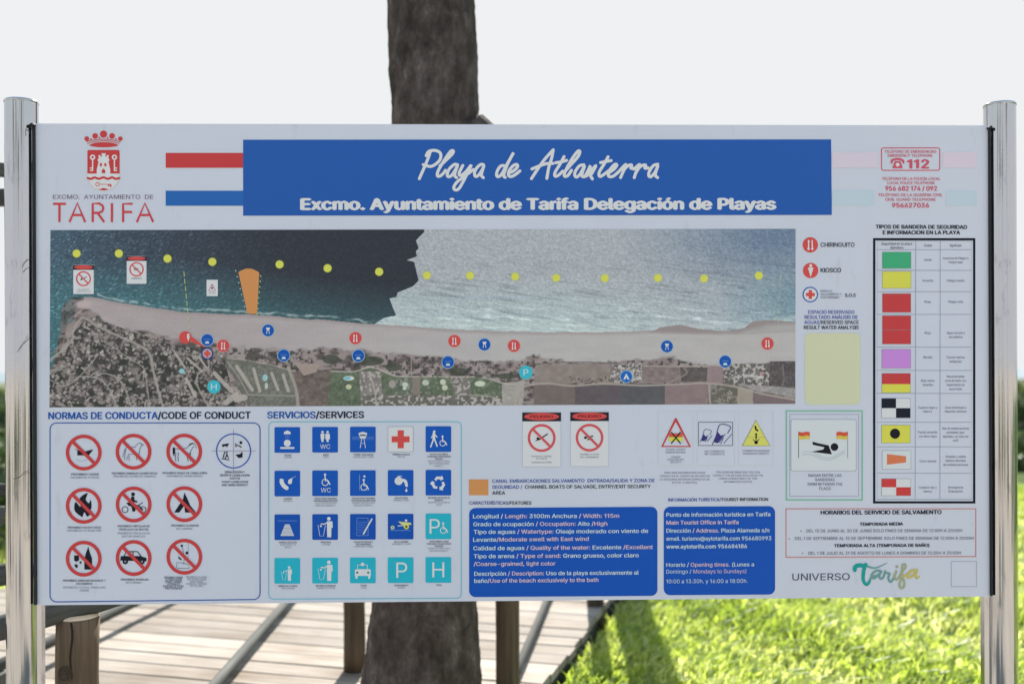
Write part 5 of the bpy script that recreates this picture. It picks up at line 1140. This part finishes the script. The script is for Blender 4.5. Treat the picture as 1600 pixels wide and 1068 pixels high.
def panel_box(name, x0, y0, x1, y1, sk):
    P = Print(name); Q_ = P.rpts(x0, y0, x1, y1, 10); P.poly([(a, b - sk * (a - x0) / (x1 - x0)) for a, b in Q_], (0, 80, 170), 1); return P
PNK = (198, 178, 190); BB = (14, 70, 150)
P = panel_box('features_box', 733, 793, 1027.2, 932, 2)
for segs, x0, x1, y, y2 in (([('Longitud / ', LBL), ('Length: ', PNK), ('3100m Anchura ', LBL), ('/ Width: 115m', PNK)], 739, 967.5, 809, 808), ([('Grado de ocupación ', LBL), ('/ Occupation: ', PNK), ('Alto ', LBL), ('/High', PNK)], 739.5, 949, 821.3, 820.3),
        ([('Tipo de aguas ', LBL), ('/ Watertype: ', PNK), ('Oleaje moderado con viento de', LBL)], 740, 1012.7, 833.3, 831.6), ([('Levante', LBL), ('/Moderate swell with East wind', PNK)], 739.2, 920, 845.5, 844), ([('Calidad de aguas ', LBL), ('/ Quality of the water: ', PNK), ('Excelente ', LBL), ('/Excellent', PNK)], 739.5, 1020, 858.8, 856.8),
        ([('Tipo de arena ', LBL), ('/ Type of sand: ', PNK), ('Grano grueso, color claro', LBL)], 740, 998, 871.2, 869.6), ([('/Coarse-grained, light color', PNK)], 740, 868, 883.3, 882.4), ([('Descripción ', LBL), ('/ Description: ', PNK), ('Uso de la playa exclusivamente al', LBL)], 741, 998, 898.6, 896.6), ([('baño', LBL), ('/Use of the beach exclusively to the bath', PNK)], 741, 935, 909.6, 908)):
    P.text(segs, x0, x1, y, 6.1, None, .017, 3, y1=y2)
P.build()
P = panel_box('tourist_information_box', 1037, 791, 1211, 929, 1)
for segs, x0, x1, y, b in (([('Punto de información turística en Tarifa', LBL)], 1041, 1203.5, 806.5, .018), ([('Main Tourist Office in Tarifa', PNK)], 1041, 1154, 818.8, .022), ([('Dirección ', LBL), ('/ Address. ', PNK), ('Plaza Alameda s/n', LBL)], 1041, 1202, 831.4, .018), ([('email. ', LBL), ('turismo@aytotarifa.com ', LBL), ('956680993', LBL)], 1041, 1205, 843.8, .014),
        ([('www.aytotarifa.com 956684186', LBL)], 1041, 1167, 856.2, .02), ([('Horario / ', LBL), ('Opening times. ', PNK), ('(Lunes a', LBL)], 1041, 1178, 884.6, .012), ([('Domingo / ', LBL), ('Mondays to Sundays)', PNK)], 1041, 1166, 895.2, .002), ([('10:00 a 13:30h. y 16:00 a 18:00h.', LBL)], 1041, 1168, 910.4, .002)):
    P.text(segs, x0, x1, y, 6.0, None, b, 3, y1=y - .8)
P.build()

P = Print('current_warnings')
for x0, x1 in ((1028, 1083), (1089, 1148), (1154, 1208)): P.frame(x0, 642, x1, 727, 1, .6, (188, 192, 196), .6)
A_, B_, C2 = (1055.8, 654.5), (1034.5, 697), (1078, 697); P.stroke([A_, B_, C2, A_], 3.6, RED, 2); P.rect(1045.5, 676.5, 1066.5, 682.5, (196, 90, 72), 2); P.rect(1045, 682.5, 1066.5, 689, FY, 2); P.stroke([(1049, 675), (1063, 692)], 1.9, BLK, 4); P.stroke([(1063, 675), (1049, 692)], 1.9, BLK, 4)
P.frame(1091, 658.6, 1145, 696, 0, .9, (84, 90, 110), 1); PU = (62, 56, 118)
for k in range(2):
    bx, by, s = ((1094, 690, .62), (1113, 694, 1.0))[k]
    P.stroke([(bx, by), (bx + 6 * s, by - 14 * s), (bx + 12 * s, by - 31 * s), (bx + 28 * s, by - 28 * s), (bx + 24 * s, by - 18 * s)], 1.3 * s, PU, 2, True)
    P.poly([(bx + 2 * s, by - 4 * s), (bx + 8 * s, by - 20 * s), (bx + 13 * s, by - 14 * s), (bx + 18 * s, by - 15 * s), (bx + 8 * s, by - 2 * s)], PU, 2); P.stroke([(bx + 10 * s, by - 3 * s), (bx + 20 * s, by - 16 * s)], 1, PU, 2.5); P.stroke([(bx + 18 * s, by - 2 * s), (bx + 30 * s, by - 16 * s)], 1, PU, 2.5); P.stroke([(bx + 13 * s, by - 1 * s), (bx + 17 * s, by - 10 * s)], 1, PU, 2.5)
P.poly([(1181, 655.6), (1203.5, 696.3), (1159, 696.3)], (140, 138, 110), 1.2); P.poly([(1181, 657.4), (1202, 695.5), (1160.6, 695.5)], (206, 200, 104), 2); P.rect(1168, 682, 1195, 682.5, (160, 150, 100), 3); P.stroke([(1180, 666), (1181, 670.5), (1183.5, 672)], 2.8, BLK, 3); P.disc(1181.3, 678, 1.7, BLK, 3, 10); P.stroke([(1181.3, 680), (1181.3, 685)], 2.2, BLK, 3); P.stroke([(1176.5, 686), (1181, 690), (1186, 686)], 1.2, BLK, 3); P.disc(1181.3, 690.5, 3, BLK, 3.5, 12)
for x, w_, y, s_ in ((1055.8, 30, 703, 'PELIGRO, CUANDO'), (1055.8, 31, 707.5, 'BANDERA RECOGIDA'), (1056, 14, 715, 'DANGER'), (1056, 26, 719, 'LIFEGUARD NOT'), (1056, 18, 723, 'ON DUTY'), (1116.5, 31, 706, 'HAY CORRIENTES'), (1116.5, 31, 710.3, 'RIP CURRENTS'), (1181, 43, 705.2, 'CORRIENTES MARINAS'), (1181, 40, 709.6, 'DANGEROUS CURRENTS'), (1070, 64, 739.4, 'PARA MÁS INFORMACIÓN PUEDE'), (1070, 78, 744.6, 'CONSULTAR EL CÓDIGO QR SITUADO EN'), (1070, 78, 749.8, 'LA ESQUINA INFERIOR DERECHA DE'), (1070, 40, 754.8, 'ESTE CARTEL'), (1153, 68, 738.6, 'FOR MORE INFORMATION YOU CAN'), (1153, 78, 743.6, 'CONSULT THE QR CODE SITUATED IN THE'), (1153, 60, 748.6, 'LOWER CORNER RIGHT OF THIS'), (1153, 44, 753.6, 'INFORMATIVE POSTER')): caption(P, x, w_, y, s_, (94, 98, 114), 2.9, 0)
P.build()
P = Print('swim_between_flags'); P.frame(1227.6, 640.6, 1348, 781.4, 0, 2, (112, 176, 150), 1); P.frame(1233.5, 646.5, 1342, 775, 0, .8, (150, 146, 178), 1); P.rrect(1235.5, 654.5, 1338, 735.5, 3, (140, 148, 166), 1.6); P.rrect(1236.2, 655.2, 1337.3, 734.8, 3, (196, 202, 218), 2.2)
for x, xs in ((1247.6, 1), (1324.2, -1)):
    P.stroke([(x, 674), (x, 715)], .9, BLK if xs > 0 else (120, 126, 140), 3.2, caps=False); f1 = [(x, 674), (x + 6 * xs, 675.2), (x + 12 * xs, 673.8), (x + 17.5 * xs, 674.6)]
    P.poly(f1 + [(a, b + 6) for a, b in f1[::-1]], (196, 84, 66), 3.6); P.poly([(a, b + 6) for a, b in f1] + [(a, b + 11.3) for a, b in f1[::-1]], (210, 180, 84), 3.6)
tw = lambda L_: [(1010 + a / 4.571, 630 + b / 4.571) for a, b in L_]
P.poly(tw([(1185, 272), (1225, 283), (1300, 298), (1324, 362), (1240, 352), (1180, 343), (1262, 328), (1270, 312), (1187, 294)]), BLK, 3.6); P.disc(1303.6, 697.8, 6, BLK, 3.6)
for dy in (0, 5): P.stroke(tw([(1110, 345 + dy * 4), (1180, 345 + dy * 4), (1250, 380 + dy * 3), (1320, 385 + dy * 3), (1380, 355 + dy * 3), (1415, 335 + dy * 3)]), .6, (140, 150, 175), 3.2, True)
for s_, a, b, y in (('NADAR ENTRE LAS', 1263, 1314.5, 744.3), ('BANDERAS', 1274, 1304, 751), ('SWIM BETWEEN THE', 1261.5, 1316, 758), ('FLAGS', 1280, 1298, 764.8)): P.text(s_, a, b, y, 4.4, (70, 76, 96), .0)
P.build()
P = Print('lifeguard_hours'); P.frame(1227.4, 793.6, 1525.2, 870.6, 0, 1.3, (188, 112, 108), 1, skb=1.2)
for s_, a, b, y, c, bo in (('HORARIOS DEL SERVICIO DE SALVAMENTO', 1282, 1471, 803, 6, .034), ('TEMPORADA MEDIA', 1343, 1411, 820.6, 4.6, .034), ('DEL 15 DE JUNIO AL 30 DE JUNIO SOLO FINES DE SEMANA DE 12:00H A 20:00H', 1260, 1503, 831, 4.6, -.004), ('DEL 1 DE SEPTIEMBRE AL 15 DE SEPTIEMBRE SOLO FINES DE SEMANA DE 12:00H A 20:00H', 1242, 1521, 842.8, 4.6, -.004), ('TEMPORADA ALTA (TEMPORADA DE BAÑO)', 1303, 1452, 854, 4.6, .034), ('DEL 1 DE JULIO AL 31 DE AGOSTO DE LUNES A DOMINGO DE 12:00H A 20:00H', 1263, 1501, 865.8, 4.6, -.004)):
    P.text(s_, a, b, y, c, BKT if bo > 0 else (66, 72, 88), bo, y1=y - .6)
for x, y in ((1251.3, 829), (1233, 841), (1254, 863.8)): P.disc(x, y, .9, BKT, 2, 8)
P.build()
P = Print('destination_logo'); P.text('UNIVERSO', 1238, 1327.5, 906, 10.6, (62, 66, 82), -.022, y1=905.4)
tt = lambda L_: [(1320 + a / 12.31, 865 + b / 12.31) for a, b in L_]
G1, G2, G3, G4 = (32, 146, 142), (104, 146, 146), (150, 158, 128), (182, 172, 100)
P.stroke(tt([(190, 305), (195, 255), (240, 220), (320, 218), (385, 232)]), 6.4, G1, 3, True); P.stroke(tt([(400, 200), (370, 280), (352, 400), (355, 500), (395, 575), (440, 575), (475, 520)]), 6, G1, 3.4, True, 4)
P.stroke(tt([(440, 235), (520, 262), (600, 262), (700, 225), (810, 168)]), 3.4, G2, 3, True, 1); P.stroke(tt([(475, 520), (520, 440), (640, 400), (690, 330), (600, 320), (520, 390), (520, 450), (570, 460), (640, 400)]), 3.4, G2, 3, True); P.stroke(tt([(700, 330), (660, 420), (690, 475), (740, 440), (770, 350), (770, 325), (800, 360), (860, 375), (835, 450), (850, 510), (885, 530), (935, 470)]), 3.3, G2, 3, True)
P.stroke(tt([(990, 330), (955, 420), (975, 485), (1030, 460), (1090, 360)]), 3.6, G3, 3, True); P.disc(*tt([(1002, 240)])[0], 2.4, G3, 3, 12)
P.stroke(tt([(1060, 420), (1110, 330), (1170, 240), (1150, 195), (1110, 210), (1100, 300), (1095, 450), (1060, 540), (1055, 620), (1090, 655), (1135, 620), (1140, 530), (1100, 430)]), 3.4, G3, 3, True); P.stroke(tt([(1100, 430), (1180, 400), (1210, 380), (1290, 310), (1370, 315), (1290, 320), (1205, 400), (1210, 450), (1270, 435), (1340, 380)]), 3.6, G4, 3, True); P.stroke(tt([(1375, 310), (1358, 410), (1385, 465), (1440, 420)]), 5.4, G4, 3.4, True, 1.5); P.build()
P = Print('code_frame'); P.frame(1486, 876, 1526, 916, 0, .6, (130, 138, 156), 1); P.build()
bpy.data.objects.remove(TO, do_unlink=True)

# ------------------------------------------------------------------ posts and fixings of the sign
def steel_post(pxc, wpx, ytop, seed):
    b0 = on_board(pxc, 560) + SG0 - CAM; b0 = b0 * (1 + .022 / b0.y) + CAM - SG0; r = wpx / 2 * 2.542 / FPX; u = b0.dot(BU); c = bp(u, 0, -.022); zt = on_board(pxc, ytop).z
    b = MB(); n = 56; H = zt
    zs = [0, .02] + [H * k / 14 for k in range(1, 14)] + [H - .004, H]
    rr = random.Random(seed)
    n = 144; gro = [(rr.uniform(0, 6.283), rr.uniform(.02, .06), rr.uniform(.004, .013)) for _ in range(16)] + [(R(-118), .035, .012), (R(-84), .03, .014), (R(-66), .05, .008)]
    for z in zs:                                   # drawn tube with faint lengthwise rolling grooves
        for k in range(n):
            an = 2 * math.pi * k / n; f = 1 + .0035 * math.sin(5 * an + seed) + .002 * math.sin(11 * an + 2 * seed)
            for g0, gw, gd in gro:
                dlt = (an - g0 + math.pi) % (2 * math.pi) - math.pi; f -= gd * math.exp(-(dlt / gw) ** 2)
            b.v.append(Vector((r * f * math.cos(an), r * f * math.sin(an), z)))
    for i in range(len(zs) - 1):
        for k in range(n): b.f.append([i * n + k, i * n + (k + 1) % n, (i + 1) * n + (k + 1) % n, (i + 1) * n + k])
    o = mesh_obj('post', b.v, b.f, M_STEEL, SIGN, None, True); o.location = c
    k_ = MB(); k_.tube([(0, 0, H - .002), (0, 0, H + .0025), (0, 0, H + .005)], [r * 1.02, r * 1.02, r * .96], n); q_ = mesh_obj('cap', k_.v, k_.f, M_STEEL, o); autosmooth(q_)
    f = MB(); f.tube([(0, 0, -.005), (0, 0, .008)], [r * 2.1, r * 2.1], 32); mesh_obj('base_plate', f.v, f.f, M_BOLT, o)
    return u, r, c
ul, rl, cl = steel_post(35, 48.5, 157, 1); ur, rr_, cr_ = steel_post(1563.5, 47.5, 162, 2)
# black sealing strips between panel and posts
for (a, b_) in ((uv(53.2, 560)[0], UL + .0002), (UR - .0002, uv(1547.4, 560)[0])):
    s = MB(); s.box(bp((a + b_) / 2, (VT + VB) / 2 - .004, .003), (b_ - a, .008, VT - VB - .012), BROT, .001); mesh_obj('rubber_strip', s.v, s.f, M_RUBBER, SIGN)
# square frame bars behind the edges, running down to the ground
for (u0, nm) in ((UL - .001, 0), (UR - .001, 1)):
    s = MB(); w_ = .016; c = u0 + (-.002 if nm == 0 else .001); s.box(bp(c, VT / 2 - .01, -.022), (w_, .02, VT - .02), BROT, .002); mesh_obj('frame_bar', s.v, s.f, M_STEEL, SIGN)
for z in (VT - .10, (VT + VB) / 2, VB + .08):
    s = MB(); s.box(bp((UL + UR) / 2, z, -.020), (UR - UL - .03, .022, .035), BROT, .002); mesh_obj('cross_bar', s.v, s.f, M_BOLT, SIGN)
# small clamps at the upper corners and lower left, and frayed wire ties on the left post
def clamp(u, v, w_=.016, h_=.018):
    s = MB(); s.box(bp(u, v, .004), (w_, .012, h_), BROT, .003); s.tube([bp(u, v, .008), bp(u, v, .015)], .004, 8); mesh_obj('clamp', s.v, s.f, M_RUBBER, SIGN)
clamp(UL - .004, VT - .006, .010, .010); clamp(UR + .001, VT - .008, .010, .007)
def wire(pts, r=.0012):
    s = MB(); s.tube([on_board(x, y, o_) for x, y, o_ in pts], r, 6); mesh_obj('wire_tie', s.v, s.f, M_RUBBER, SIGN)
wire([(54, 404, .014), (50, 409, .028), (47, 414, .033), (45, 420, .035)], .0007); wire([(53, 418, .014), (49, 422, .03), (46, 428, .034)], .0006)
wire([(54, 524, .014), (49, 534, .029), (43, 541, .035), (38, 550, .037)], .0007); wire([(55, 735, .014), (47, 738, .031), (39, 744, .037), (32, 745, .038)], .0006); wire([(54, 204, .012), (51, 200, .018), (50, 206, .018), (52, 212, .018)], .0014)
